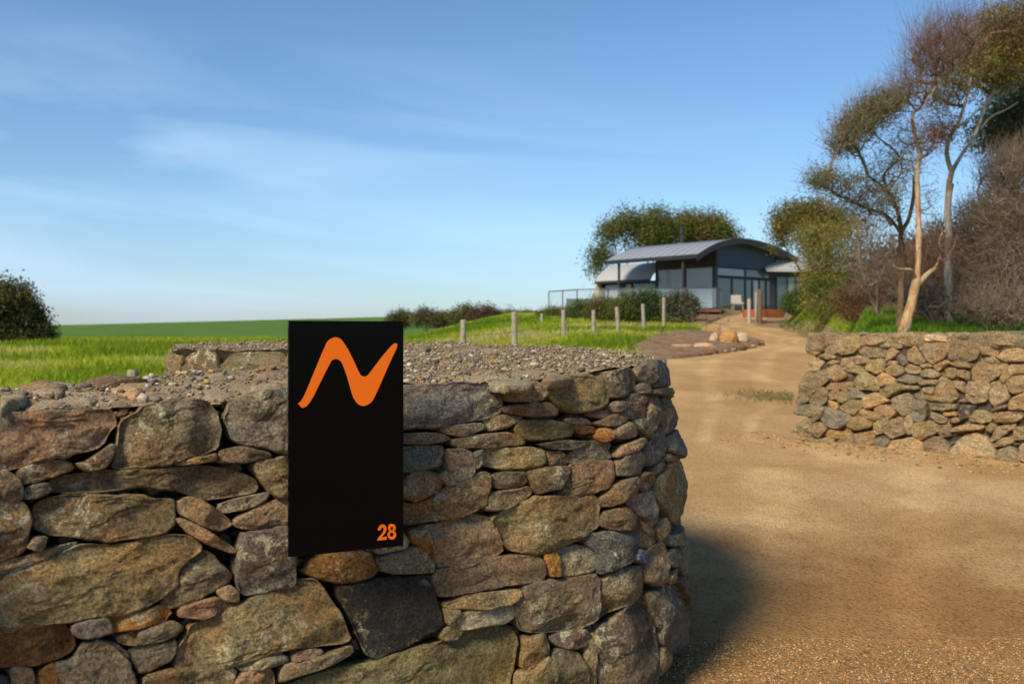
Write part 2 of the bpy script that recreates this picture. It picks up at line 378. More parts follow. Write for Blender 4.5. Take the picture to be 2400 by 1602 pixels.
def stone_geo(poly, fmap, thick=.14, seed=0, out=0.0, edge=None, shrink=0.0, res=1.15, rough=1.0):
    """poly: outline in the map's plane; fmap(uv)->(P, N, metres per unit)"""
    rg = np.random.default_rng(seed); p = np.asarray(poly, float)
    c0 = p.mean(0); _, _, s = fmap(c0[None]); s = float(s[0])
    size = math.sqrt(abs(np.cross(p, np.roll(p, -1, axis=0)).sum() / 2)) * s
    p = chaikin(p, 1, .11)
    M = int(np.clip(size * 330 * res, 20, 84)); p = resample(p, M)
    c = p.mean(0)
    # make the outline a little ragged
    dirs = p - c; rr = np.linalg.norm(dirs, axis=1, keepdims=True)
    an = np.arange(M) / M * 2 * np.pi
    jit = fbm(np.stack([np.cos(an) * 2.2, np.sin(an) * 2.2, an * 0 + seed], -1), seed, 5, .68)
    p = p + dirs / rr * (jit[:, None] * min(.012, .075 * size) / s) - dirs / rr * shrink / s
    K = int(np.clip(size * 120 * res, 6, 26)); ts = 1 - (1 - np.linspace(0, 1, K + 1)[1:]) ** 1.35
    ed = edge if edge is not None else min(.007, .075 * size) * rg.uniform(.6, 1.25)
    UV = np.vstack([c[None]] + [c + t * (p - c) for t in ts])
    e = segdist(UV, p) * s
    e[1 + (K - 1) * M:] = 0
    q = np.clip(e / ed, 0, 1); h = ed * (np.sqrt(np.clip(1 - (1 - q) ** 2, 0, 1)) - 1)
    P, N, _ = fmap(UV)
    loc = (UV - c) * s
    # chiselled planes
    fac = np.full(len(UV), 9.0)
    for _ in range(int(rg.integers(5, 11))):
        a = rg.uniform(0, 2 * np.pi); g = rg.uniform(.02, .24) * rough if rg.random() < .8 else rg.uniform(.3, .6); o = rg.uniform(.25, .95) * size * .5
        fac = np.minimum(fac, (o * g + .006) - g * (loc[:, 0] * np.cos(a) + loc[:, 1] * np.sin(a)))
    fac = np.clip(fac, -.020, .012)
    lump = fbm(P * 9 + seed, seed, 3) * .007 * rough + fbm(P * 30 + seed, seed + 3, 4, .65) * .0075 * rough
    # broken ledges
    lg = fbm(P * np.array([7, 7, 15]) + seed * 3, seed + 5, 3) * 5
    ledge = (np.floor(lg) + smoothstep(.35, .65, lg - np.floor(lg))) * .0036 * rough
    hh = h + np.minimum(q * 1.5, 1) * (fac + lump + ledge) + out
    rim = 1 + (K - 1) * M; prev = hh[rim - M:rim]; hh[rim:] = np.minimum(hh[rim:], prev - .5 * ed)
    top = P + N * hh[:, None]
    back = top[1 + (K - 1) * M:] - N[1 + (K - 1) * M:] * thick
    V = np.vstack([top, back])
    j = np.arange(M); jn = (j + 1) % M
    tri = np.stack([np.zeros(M, int), 1 + j, 1 + jn], 1)
    quads = []
    for r in range(K - 1):
        a = 1 + r * M; b = a + M; quads.append(np.stack([a + j, b + j, b + jn, a + jn], 1))
    a = 1 + (K - 1) * M; b = a + M; quads.append(np.stack([a + j, b + j, b + jn, a + jn], 1))
    bc = back.mean(0)[None]; V = np.vstack([V, bc]); tri = np.vstack([tri, np.stack([np.full(M, len(V) - 1), b + jn, b + j], 1)])
    quads = np.vstack(quads)
    Fc = np.vstack([tri, quads[:, [0, 1, 2]], quads[:, [0, 2, 3]]])
    return V, Fc, size
def vary(col, rg, a=.27):
    c = np.array(PAL[col] if isinstance(col, str) else col) * (1 + rg.uniform(-a, a)); return np.clip(c * (1 + rg.uniform(-.05, .05, 3)), .01, .9)
def flip_fix(V, Fc, N):
    a, b, c = V[Fc[:60, 0]], V[Fc[:60, 1]], V[Fc[:60, 2]]
    return Fc[:, ::-1] if (np.cross(b - a, c - a).sum(0) @ N) < 0 else Fc
def build_wall_stones(root, specs, limit, mat, name='stone', amp=.27, warm=None):
    """specs: (poly, fmap, colour, kwargs). The largest `limit` become parts, the rest one stuff part"""
    items = []
    for k, (poly, fmap, col, kw) in enumerate(specs):
        V, Fc, size = stone_geo(poly, fmap, seed=k + 1 + kw.get('sd', 0), **{a: b for a, b in kw.items() if a not in ('sd', 'rank', 'label')})
        rg = np.random.default_rng(k + 77); cc = vary(col, rg, amp)
        if warm is not None: cc = cc * .62 + np.array(warm) * .38 * cc.mean() / .2
        uv = np.asarray(poly, float).mean(0)[None]; N = fmap(uv)[1][0]
        Fc = flip_fix(V, Fc, N)
        items.append((kw.get('rank', 0) * 10 + size, V, Fc, cc, kw.get('label')))
    items.sort(key=lambda q: -q[0])
    for sz, V, Fc, cc, lab in items[:limit]:
        o = mesh_obj(name, V, Fc, mat, root, cc)
        if lab: o['label'] = lab
    rest = items[limit:]
    if rest:
        Vs = []; Fs = []; Cs = []; n = 0
        for _, V, Fc, cc, _l in rest: Vs.append(V); Fs.append(Fc + n); n += len(V); Cs.append(np.tile(cc, (len(V), 1)))
        o = mesh_obj('small_stones', np.vstack(Vs), np.vstack(Fs), mat, root, np.vstack(Cs)); o['kind'] = 'stuff'

# --- the near wall: plan and heights measured from the photograph
_XD = [-700, -400, 0, 675, 943, 1277, 1420, 1500, 1533, 1550, 1556]
_DD = [1.62, 1.88, 2.15, 2.50, 2.65, 2.87, 3.02, 3.20, 3.35, 3.52, 3.75]
_XT = [-700, 0, 511, 675, 943, 1277, 1420, 1533, 1556]
_YT = [1000, 965, 935, 909, 902, 884, 861, 848, 845]
_XS = ([820, 841, 903, 945, 964, 1056, 1117, 1240, 1341, 1418, 1505, 1600], [1553, 1557, 1573, 1577, 1587, 1605, 1607, 1610, 1617, 1615, 1620, 1622])
def near_D(x, y):
    xs = np.interp(y, *_XS); xx = x + (1556 - xs) * smoothstep(1250, 1520, x)
    xx = np.minimum(xx, 1556 + (xx - 1556) * .02)
    Dt = np.interp(xx, _XD, _DD); Dt = Dt + np.maximum(xx - 1556, 0) * .3
    zt = -(np.interp(xx, _XT, _YT) - HY) / F * Dt
    s = (y - HY) / F; k = .10
    return (Dt - k * zt) / (1 + k * s)
def px_map(Dfun):
    def f(uv):
        x, y = uv[:, 0], uv[:, 1]
        P = W(x, y, Dfun(x, y)); e = 3.0
        a = W(x + e, y, Dfun(x + e, y)) - W(x - e, y, Dfun(x - e, y)); b = W(x, y + e, Dfun(x, y + e)) - W(x, y - e, Dfun(x, y - e))
        N = np.cross(b, a); N /= np.linalg.norm(N, axis=1)[:, None] + 1e-12
        N[(N * (P - np.array([0, 0, EYE]))).sum(1) > 0] *= -1
        return P, N, Dfun(x, y) / F
    return f
near_map = px_map(near_D)
def crop(ox, oy, k, pts, extra=()):
    a = np.array(pts, float).reshape(-1, 2); return np.stack([ox + a[:, 0] / k, oy + a[:, 1] / k], 1)
S1 = """gb -60,615 100,620 250,618 420,606 620,600 800,598 870,605 915,660 910,710 840,770 820,850 760,900 640,930 430,985 300,1010 130,1060 -60,1080
pk 930,740 960,680 1080,590 1250,540 1400,508 1560,512 1640,560 1700,640 1740,740 1720,850 1700,910 1560,960 1300,1020 1000,1055 880,1055 900,950 925,870
gr 1760,660 1800,560 1900,500 2100,450 2300,430 2300,950 2100,915 1870,860 1790,790
tan 595,1010 620,1040 760,950 880,860 915,885 880,990 800,1060 715,1085 640,1060
br 145,1060 260,1010 380,985 520,995 580,1030 600,1060 450,1120 300,1160 180,1185 145,1120
gb -60,1090 80,1090 140,1120 165,1190 170,1290 120,1315 -60,1330
gr 180,1220 280,1190 385,1170 395,1240 300,1280 200,1300
tan 1355,1020 1420,990 1560,975 1680,935 1690,1000 1560,1015 1400,1035
br 1700,1020 1720,920 1900,890 1980,910 2100,930 2150,965 2050,995 1850,1015
gb 405,1200 430,1150 560,1100 800,1075 1000,1060 1200,1055 1400,1040 1600,1035 1800,1070 1960,1120 2050,1190 2050,1240 1850,1280 1620,1310 1450,1255 1350,1225 1180,1195 1050,1215 800,1245 560,1255 410,1235
tan 1985,1060 2010,1000 2100,980 2300,965 2300,1300 2170,1290 2120,1240
gr 1725,1340 1800,1310 2000,1265 2110,1245 2100,1290 2040,1345 1900,1385 1760,1410 1725,1380
pk -60,1340 100,1325 180,1320 230,1400 245,1470 215,1600 190,1700 100,1750 -60,1800
ol 280,1390 330,1310 500,1265 640,1270 900,1265 1120,1250 1200,1300 1370,1290 1370,1500 1280,1570 1100,1600 850,1625 600,1605 400,1575 290,1530
tan 1375,1340 1480,1285 1560,1295 1660,1360 1800,1450 1830,1500 1740,1555 1640,1530 1450,1440 1390,1390
pk 1830,1500 1850,1440 2050,1350 2200,1300 2300,1300 2300,1490 2160,1510 2020,1540 1900,1530"""
S2 = """tan 1375,120 1420,110 1540,160 1680,250 1850,350 1865,380 1800,385 1600,300 1490,240
gr 205,340 260,265 365,258 330,340 310,375
ol -60,560 200,470 440,420 640,335 900,325 1100,290 1300,240 1480,255 1575,340 1560,380 1430,470 1380,560 1400,640 1280,745 1150,820 950,875 650,910 300,945 -60,990
pk -60,500 0,455 250,395 440,340 600,295 640,330 440,415 200,470 -60,560
gb 1450,460 1600,375 1680,400 1750,480 1850,570 1790,640 1650,710 1500,800 1330,825 1280,790 1290,720 1400,620
gr 1870,640 1860,500 1900,300 1920,230 2080,200 2250,170 2320,200 2320,640 2200,670 1920,705
gr 2240,420 2349,420 2300,620 2240,650
br 1410,850 1440,810 1560,770 1700,735 1760,755 1870,790 1700,860 1580,905 1420,890
br 1700,690 1800,640 1870,690 1870,770 1760,750
or 850,890 1100,850 1280,790 1370,850 1300,930 1100,985 900,1010 860,960
gr 555,960 650,920 850,890 870,960 900,1010 650,1060 590,1040
gr 1090,1000 1200,960 1370,920 1460,975 1380,1040 1200,1100 1090,1115 1085,1040
tan 920,1060 1085,1000 1090,1115 960,1100
rust -60,990 150,965 400,950 520,950 560,1020 605,1100 560,1170 430,1230 250,1270 -60,1285
gr 1015,1180 1060,1130 1200,1110 1390,1070 1400,1140 1350,1240 1200,1310 1100,1340 1060,1270
or 270,1400 330,1300 420,1245 450,1300 440,1416 430,1520 250,1520
gb 440,1520 420,1250 600,1210 670,1090 760,1060 900,1150 1000,1230 1060,1370 1070,1520
gr 740,1070 900,1100 1020,1170 1010,1230 900,1140 780,1080
tan 1140,1350 1350,1290 1600,1300 1850,1290 1860,1330 1840,1420 1600,1500 1380,1500
gr 1840,1275 2000,1220 2200,1175 2280,1210 2270,1245 2050,1300 1900,1315
br 1840,1500 1840,1416 1900,1330 2050,1295 2150,1300 2150,1420 2140,1540
dk -60,1350 60,1360 80,1416 60,1540 -60,1540
br 1140,1355 1300,1420 1350,1520 1100,1520
gb 90,1290 250,1290 260,1420 220,1500 100,1500"""
S0 = """ol 408,1565 420,1520 447,1466 492,1445 557,1415 620,1390 660,1377 695,1358 733,1355 749,1363 776,1403 800,1436 824,1484 828,1498 811,1507 741,1515 660,1525 560,1560 470,1569
gb 1017,1352 1029,1333 1118,1317 1198,1301 1250,1299 1270,1308 1286,1338 1279,1361 1190,1373 1100,1392 1028,1398 1022,1378
tan 1040,1417 1100,1393 1180,1380 1223,1378 1218,1402 1192,1415 1140,1425 1100,1426 1050,1424
ol 1150,1215 1190,1190 1257,1163 1334,1163 1386,1158 1401,1178 1407,1230 1368,1257 1309,1281 1255,1298 1204,1290 1183,1278 1162,1234
ol 660,1640 664,1608 714,1589 795,1564 883,1554 956,1530 1023,1511 1091,1481 1171,1465 1212,1476 1222,1503 1214,1543 1204,1640"""
S3 = """rust 160,580 220,560 280,480 500,440 770,415 830,500 850,580 800,640 650,685 480,690 300,660 200,610
wh 815,405 950,330 1045,240 1115,320 1080,390 950,425 860,440
gr 830,470 1000,430 1170,360 1240,420 1320,530 1310,590 1150,605 950,600 860,570
pk 1180,200 1400,160 1600,110 1760,100 1850,150 1900,240 1955,420 1850,470 1600,530 1400,550 1330,530 1290,400
or 1110,250 1180,200 1290,230 1300,400 1340,530 1250,430 1120,330
dk 510,720 700,690 1000,650 1260,612 1300,680 1340,800 1400,930 1450,1050 1350,1130 1150,1210 1000,1290 850,1365 770,1310 680,1140 600,960 530,830
wh 1500,980 1600,930 1800,890 2010,860 2030,980 1950,1040 1800,1065 1650,1095 1560,1105 1510,1050
tan 1420,910 1560,920 1500,990 1530,1090 1440,1040
ol 1390,1160 1450,1070 1590,1100 1520,1180 1430,1190
gb -20,1560 0,1400 130,1370 400,1300 600,1230 625,1290 450,1390 250,1460 100,1510
pk 80,1330 140,1280 250,1265 350,1265 340,1320 200,1350 110,1380"""
S5 = """wh 680,370 850,335 960,345 1000,420 1020,500 950,550 720,580
or 580,400 690,370 720,570 640,570 610,470
bl 890,300 920,240 1150,220 1320,195 1340,230 1310,350 1280,460 1100,540 1010,550 1015,450 990,380
br 1020,110 1080,60 1220,20 1260,80 1330,110 1340,180 1250,210 1100,205 1030,170
gb 360,780 420,650 600,600 800,580 990,545 1030,600 1020,780 1000,920 800,1000 620,1015 430,1000 370,900
br 1040,620 1100,560 1370,475 1390,560 1370,720 1330,780 1200,830 1030,890
pu 640,1050 720,1010 930,985 955,1060 930,1120 800,1145 700,1120
ol 450,1060 600,1020 625,1080 635,1180 560,1250 470,1320 430,1290 440,1170
pu 1010,1000 1060,960 1300,800 1380,740 1440,880 1480,1050 1510,1180 1480,1300 1420,1520 1030,1520 1000,1290 1030,1120
ol 910,1150 990,1010 1040,1050 1000,1290 1020,1520 950,1520 920,1280
gb 660,1180 740,1145 850,1160 930,1280 955,1520 700,1520 640,1300
ol 380,1420 400,1330 520,1310 630,1190 655,1300 650,1520 380,1520
br 1385,450 1400,340 1520,300 1560,420 1545,600 1480,640 1395,610
bb 1300,440 1320,350 1400,390 1400,440 1350,465
ol 1390,720 1510,680 1530,880 1510,1000 1440,850
bl 1515,640 1630,630 1680,770 1720,930 1725,1080 1620,1180 1540,1100 1500,900
gr 1665,260 1700,150 1725,400 1725,570 1690,570 1665,450
gr 1540,400 1600,340 1650,400 1640,490 1570,490
gr 1560,560 1620,500 1640,600 1600,630 1550,610
br 1340,200 1400,190 1440,250 1470,310 1400,340 1330,340
tan 1470,230 1500,130 1550,110 1560,200 1500,300
gr 1560,250 1650,240 1660,320 1560,330
pk 1380,60 1480,60 1480,150 1400,180
pu 1640,600 1700,590 1715,700 1705,800 1680,740
ol 1480,1240 1540,1120 1600,1180 1540,1300 1430,1400"""
S4 = """bl 40,450 90,400 300,390 560,380 760,395 840,470 860,560 830,620 600,680 300,725 40,740
gb 840,440 880,400 1080,370 1170,420 1185,470 1130,515 950,525 870,520
ol 1180,400 1210,345 1350,310 1500,320 1600,390 1640,480 1620,560 1500,605 1380,615 1280,590 1200,500
br 1620,430 1560,340 1700,290 1800,265 1850,310 1865,380 1840,440 1720,490 1650,505
gb 1860,320 1900,260 1990,210 2050,240 2030,340 1980,400 1920,370
bl 2000,205 2060,200 2110,270 2130,400 2060,415 1990,420 2020,330
br 860,570 900,550 1060,535 1180,530 1265,590 1250,630 1050,640 870,610
gb 700,650 850,625 1000,640 1000,670 900,720 740,755
gb 360,740 500,700 690,685 710,730 540,795 420,770
ol 930,720 1000,665 1200,660 1350,690 1380,740 1370,790 1250,815 1050,820 960,790
gr 60,770 350,765 450,805 350,840 60,850
br 450,850 480,805 700,770 890,755 1010,810 1010,850 860,865 540,885
bl 60,870 200,860 390,855 395,1000 250,1045 60,1075
pk 415,890 520,880 600,920 625,1000 620,1080 560,1125 480,1130 430,1060
gr 620,920 680,890 680,1000 640,1040
ye 690,900 850,870 1050,870 1170,890 1190,980 1150,1030 950,1050 800,1040 690,1010
gr 1110,850 1250,820 1480,825 1510,850 1380,890 1200,885
pk 1185,900 1300,900 1370,985 1300,1015 1220,1025
gr 1340,930 1500,830 1680,835 1690,950 1500,980 1370,995
rust 1390,740 1410,700 1540,720 1560,760 1430,770
or 1540,790 1580,730 1675,735 1675,820 1590,830
gr 1640,560 1700,520 1790,540 1780,590 1700,605
br 1480,620 1640,585 1685,600 1680,640 1560,650
br 1520,690 1600,660 1790,590 1790,680 1700,715 1600,720
tan 1320,650 1480,650 1540,700 1400,700 1340,690
gb 1680,740 1800,675 1860,720 1850,800 1740,800 1690,780
gr 1860,420 1900,385 1970,400 1950,465 1870,460
tan 1800,530 1820,460 1940,480 1940,545 1850,550
br 1800,640 1800,560 1940,560 1940,650 1850,650
gr 1840,670 1920,660 1980,790 1950,805 1880,740
pk 1700,940 1750,870 1900,800 1930,830 1850,900 1720,950
gb 1030,1080 1060,1050 1200,1030 1350,1010 1340,1100 1310,1180 1100,1235 1060,1150
br 1340,1090 1370,1000 1680,965 1690,1100 1650,1190 1450,1235 1260,1240 1320,1180
gr 1700,1000 1750,950 1880,895 1915,960 1900,1070 1800,1090 1700,1090
gr 760,1090 850,1065 1020,1060 1035,1150 900,1190 790,1180
pk 700,1320 730,1220 900,1200 1050,1170 1075,1220 950,1310 850,1355 720,1360
br 80,1140 130,1070 230,1050 340,1080 375,1150 320,1230 180,1285 100,1260
gb 350,1090 400,1050 470,1140 410,1170
tan 60,1330 280,1270 400,1180 560,1120 680,1060 755,1080 740,1180 690,1330 560,1385 200,1455 60,1460
gb 1570,1270 1700,1150 1860,1090 1875,1150 1850,1250 1700,1320 1600,1320
br 1880,1130 1900,1070 1960,1060 1985,1150 1930,1210 1870,1200
bl 1780,1290 1880,1220 1980,1200 2000,1370 1960,1450 1880,1400
bl 1925,1000 1930,880 2000,790 2060,700 2110,850 2090,930 2000,1010 1940,1020
gr 1960,560 1960,470 2040,480 2050,640 2020,740 1970,760
br 2040,560 2080,480 2130,500 2175,600 2170,720 2110,770 2070,700
bl 2110,810 2170,730 2230,900 2215,960 2120,900
gr 2110,920 2215,970 2110,980
gr 1980,1080 2080,950 2090,1030 2000,1100
ol 2010,1170 2130,990 2215,980 2240,1090 2230,1400 2150,1450 2100,1350 2020,1280
gr 1990,430 2120,420 2135,500 2060,480 1960,470
tan 2010,1500 2060,1420 2110,1450 2090,1540 2030,1566
pk 1880,1400 1990,1500 1960,1566 1900,1500"""
def parse(txt, ox=0, oy=0, k=1.0):
    o = []
    for ln in txt.strip().split('\n'):
        w = ln.split(); o.append((w[0], crop(ox, oy, k, [tuple(map(float, q.split(','))) for q in w[1:]])))
    return o
near_stones = (parse(S0) + parse(S1, 0, 780, 3.336) + parse(S2, 0, 1180, 3.3557) + parse(S3, 660, 1180, 3.715)
               + parse(S4, 920, 780, 3.2625) + parse(S5, 1100, 1180, 3.3557))
# plan outline of the whole hairpin-shaped wall top, going round from the front leg's left end
def top_pt(px, py, D): return W(px, py, D)
front_line = [tuple(W(x, np.interp(x, _XT, _YT), np.interp(x, _XD, _DD))) for x in (-700, -550, -400, -200, 0, 170, 340, 511, 600, 675, 800, 943, 1060, 1170, 1277, 1360, 1420, 1470, 1500, 1520, 1533, 1545, 1552, 1556)]
back_line = [tuple(W(*q)) for q in ((1552, 836, 4.0), (1535, 829, 4.3), (1490, 819, 4.55), (1430, 815, 4.7), (1330, 810, 4.95), (1226, 807, 5.2), (1080, 801, 5.5), (945, 797, 5.8), (790, 798, 6.0),
             (640, 799, 6.1), (520, 800, 6.05), (425, 802, 5.95), (398, 806, 5.75), (392, 812, 5.45), (402, 813, 5.25), (520, 814, 5.15), (640, 814, 5.0), (730, 822, 4.6), (760, 836, 4.1), (740, 846, 3.6),
             (660, 852, 3.28), (540, 860, 3.15), (388, 872, 3.02), (290, 884, 2.78), (190, 890, 2.68), (0, 900, 2.48), (-200, 906, 2.34), (-400, 925, 2.2), (-700, 960, 2.02))]
outline = np.array(front_line + back_line)
nF = len(front_line)
def topz(x, y):
    P = np.stack([np.asarray(x, float).ravel(), np.asarray(y, float).ravel()], 1)
    d2 = ((P[:, None, :] - outline[None, :, :2]) ** 2).sum(2) + .004
    w = 1 / d2 ** 1.5; z = (w * outline[:, 2]).sum(1) / w.sum(1)
    P3 = np.stack([P[:, 0], P[:, 1], P[:, 0] * 0], 1)
    z = z - .012 + fbm(P3 * 3.5, 3, 3) * .016 + fbm(P3 * 14, 4, 4, .6) * .013 + fbm(P3 * 55, 6, 3, .6) * .006
    return z.reshape(np.shape(x))
root = thing('stone_wall', (0.2, 3.6, 0), 'long dry stone wall in the foreground carrying the black number sign', 'wall')
# inset outline -> top surface
o2 = outline[:, :2]; tan2 = np.roll(o2, -1, axis=0) - np.roll(o2, 1, axis=0); nrm = np.stack([tan2[:, 1], -tan2[:, 0]], 1); nrm /= np.linalg.norm(nrm, axis=1)[:, None]
area = np.cross(o2, np.roll(o2, -1, axis=0)).sum()
if area < 0: nrm = -nrm
inset = o2 - nrm * .022
def inside(P, poly):
    x, y = P[:, 0], P[:, 1]; r = np.zeros(len(P), bool); n = len(poly)
    for i in range(n):
        x0, y0 = poly[i]; x1, y1 = poly[(i + 1) % n]
        c = ((y0 > y) != (y1 > y)); r ^= c & (x < (x1 - x0) * (y - y0) / ((y1 - y0) if y1 != y0 else 1e-9) + x0)
    return r
st = .022
gx, gy = np.meshgrid(np.arange(inset[:, 0].min(), inset[:, 0].max(), st), np.arange(inset[:, 1].min(), inset[:, 1].max(), st))
G = np.stack([gx.ravel(), gy.ravel()], 1) + _rng.uniform(-.006, .006, (gx.size, 2))
bd = resample(inset, 420)
G = G[inside(G, inset)]; G = G[segdist(G, bd) > .012]
pts = [Vector(p) for p in np.vstack([bd, G])]
res = delaunay_2d_cdt(pts, [], [list(range(len(bd)))], 1, 1e-5)
tv = np.array([tuple(v) for v in res[0]]); tf = np.array([f for f in res[2] if len(f) == 3])
TV = np.column_stack([tv, topz(tv[:, 0], tv[:, 1])])
mesh_obj('wall_top', TV, tf, TOPGRIT, root)
# solid core under it, battered
core_top = np.column_stack([bd, topz(bd[:, 0], bd[:, 1]) - .004])
bt = np.roll(bd, -1, axis=0) - np.roll(bd, 1, axis=0); bn = np.stack([bt[:, 1], -bt[:, 0]], 1); bn /= np.linalg.norm(bn, axis=1)[:, None]; bn = bn if area > 0 else -bn
lev = [core_top]
for h in (.975, .9, .65, .4, .15, -.15):
    q = np.column_stack([bd + bn * (.10 * (1.0 - h) - .075), np.full(len(bd), h)]); q[:, :2] += (fbm(q * 9, 8, 3) * .02)[:, None] * bn; lev.append(q)
CV = np.vstack(lev); n = len(bd); j = np.arange(n); CF = np.vstack([np.stack([k * n + j, k * n + (j + 1) % n, (k + 1) * n + (j + 1) % n, (k + 1) * n + j], 1) for k in range(len(lev) - 1)])
mesh_obj('wall_core', CV, CF[:, ::-1] if area > 0 else CF, MORTAR, root)
specs = []
for i, (c, p) in enumerate(near_stones):
    kw = dict(out=_rng.uniform(-.006, .014), thick=.13, rank=1, shrink=-.0032)
    if p[:, 0].max() > 1500: kw['thick'] = .09
    if c == 'dk': kw['rough'] = .35
    specs.append((p, near_map, c, kw))
# small stones packed into the joints, set back
for _ in range(520):
    x = _rng.uniform(-20, 1585); y = np.interp(x, _XT, _YT) + 22 + _rng.uniform(0, 1) ** .8 * 700
    if y > 1640 or x > np.interp(y, *_XS) - 25 or (690 < x < 930 and y < 1290): continue
    r = _rng.uniform(12, 34); a = np.sort(_rng.uniform(0, 2 * np.pi, 7)); rr = r * _rng.uniform(.7, 1.15, 7); rot = _rng.uniform(-.35, .15)
    p = np.stack([np.cos(a) * rr * 1.5, np.sin(a) * rr * .75], 1); p = p @ np.array([[math.cos(rot), math.sin(rot)], [-math.sin(rot), math.cos(rot)]]) + (x, y)
    specs.append((p, near_map, ['gb', 'br', 'tan', 'gr', 'ol', 'pk'][int(_rng.integers(6))], dict(out=-.058 + _rng.uniform(-.014, .010), thick=.05, res=.5, rough=.7)))
for _ in range(150):
    x = _rng.uniform(-20, 1520); y = np.interp(x, _XT, _YT) + _rng.uniform(10, 40)
    r = _rng.uniform(8, 20); a = np.sort(_rng.uniform(0, 2 * np.pi, 7)); rr = r * _rng.uniform(.7, 1.15, 7)
    p = np.stack([np.cos(a) * rr * 1.4, np.sin(a) * rr * .8], 1) + (x, y)
    specs.append((p, near_map, ['gb', 'br', 'tan', 'gr', 'ol', 'pk'][int(_rng.integers(6))], dict(out=-.030 + _rng.uniform(-.012, .006), thick=.06, res=.5, rough=.7)))
# faces one does not see in the photograph (inner side, round the back) laid in rough courses
def path_map(path, ztop_f, batter=.10, ox=0.0):
    path = np.asarray(path, float); s_ = np.r_[0, np.cumsum(np.linalg.norm(np.diff(path[:, :2], axis=0), axis=1))]
    def f(uv):
        s, z = uv[:, 0], uv[:, 1]
        def at(s): return np.stack([np.interp(s, s_, path[:, 0]), np.interp(s, s_, path[:, 1])], 1)
        a, b = at(s - .03), at(s + .03); t = b - a; t /= np.linalg.norm(t, axis=1)[:, None] + 1e-9
        N = np.column_stack([t[:, 1], -t[:, 0], np.zeros(len(s))]) * f.side; P = np.column_stack([at(s), z]) + N * (batter * (1.0 - z) + ox)[:, None]
        N = N + np.array([0, 0, batter]); N /= np.linalg.norm(N, axis=1)[:, None]
        return P, N, np.ones(len(s))
    f.L = s_[-1]; f.s = s_; f.zt = lambda s: np.interp(s, s_, path[:, 2]); f.side = 1.0
    return f
def coursed(fm, rg, hmin=.07, hmax=.2, wk=(1.1, 2.6), z0=-.05, drop=.0, cols=('gb', 'br', 'tan', 'gr', 'ol', 'pk', 'gb', 'tan', 'pu')):
    out = []; z = z0
    top = float(np.mean(fm.zt(np.linspace(0, fm.L, 20)))) - drop
    while z < top - .05:
        h = min(rg.uniform(hmin, hmax), top - z + .02); s = rg.uniform(-.1, .02)
        while s < fm.L:
            w = h * rg.uniform(*wk); k = .016
            zt = float(fm.zt(s + w / 2)); dz = (zt - top)
            if s + w > 0 and s < fm.L:
                b = [(s + k * .5, z + .2 * h), (s + .12 * w, z + k * .5), (s + .5 * w, z), (s + .9 * w, z + k * .5), (s + w - k * .5, z + .35 * h), (s + w - k * .5, z + .75 * h), (s + .85 * w, z + h - k * .5), (s + .4 * w, z + h), (s + .1 * w, z + h - k * .6), (s, z + .65 * h)]
                b = np.array(b) + rg.uniform(-.11, .11, (10, 2)) * h; b[:, 1] += dz * np.clip(z / top, 0, 1); b[:, 0] = np.clip(b[:, 0], -.05, fm.L + .05)
                out.append((b, cols[int(rg.integers(len(cols)))]))
            s += w * .97
        z += h * .96
    return out
bl = [np.array(q) for q in [front_line[-1]] + back_line]
kc = 21                                   # up to here: round the nose, along the far side and the far leg; after it the inner side
rg = np.random.default_rng(5)
for path, dr, cols in ((bl[:kc], .03, ('gb', 'tan', 'ye', 'tan', 'ye', 'gb', 'pk', 'gb')), (bl[kc - 1:], .13, ('gb', 'br', 'tan', 'gr', 'ol', 'pk'))):
    hid = path_map(path, None); q = np.array([[hid.L * .5, .9]]); hP, hN, _ = hid(q)
    hid.side = -1.0 if inside(hP[:, :2] + hN[:, :2] * .1, o2)[0] else 1.0
    for b, c in coursed(hid, rg, drop=dr, cols=cols): specs.append((b, hid, c, dict(out=rg.uniform(-.01, .012), thick=.1, res=.55, sd=500)))
# flat slabs bedded in the top
def top_map_at(p):
    cx_, cy_ = p.mean(0); best = None
    for D in np.linspace(1.8, 6.5, 400):
        P = W(cx_, cy_, D); 
        if P[2] <= topz_s(P[:1], P[1:2])[0] + .004: break
    zc_ = float(P[2])
    def f(uv):
        x, y = uv[:, 0], uv[:, 1]; D = (EYE - zc_) * F / np.maximum(y - HY, 3); P = W(x, y, D); N = np.tile([0, 0, 1.0], (len(x), 1))
        return P, N, D / F
    return f
def topz_s(x, y):
    d2 = ((np.stack([x, y], 1)[:, None, :] - outline[None, :, :2]) ** 2).sum(2) + .004; w = 1 / d2 ** 1.5
    return (w * outline[:, 2]).sum(1) / w.sum(1) - .016
T3 = """tg 230,120 400,105 520,110 600,130 500,190 330,190 120,170
tp 180,310 230,270 330,255 520,260 560,290 420,320 250,325
tp 850,112 1100,100 1330,122 1200,150 950,150
tp 880,155 1100,138 1180,170 1130,200 900,190
tb 1620,115 1700,90 1930,105 1900,140 1750,150 1640,140
tg 1350,190 1500,165 1890,175 1900,230 1750,235 1400,210
tp 2000,60 2200,20 2349,12 2349,60 2100,90 1960,90
tp 1980,140 2150,110 2349,100 2349,150 2050,170
tg 0,210 200,200 230,240 0,300
tp 500,232 800,218 900,240 700,265"""
T4 = """tp 1450,215 1700,195 1960,200 1880,250 1600,255 1430,235
tg 540,330 740,305 950,312 1090,350 1080,378 800,385
tp 1120,350 1300,285 1560,272 1500,312 1200,350
tp 450,290 860,278 850,298 500,312
tg 100,95 300,72 420,90 250,110
tg 980,105 1180,85 1300,110 1100,120
tp 1500,140 1650,125 1720,140 1600,155"""
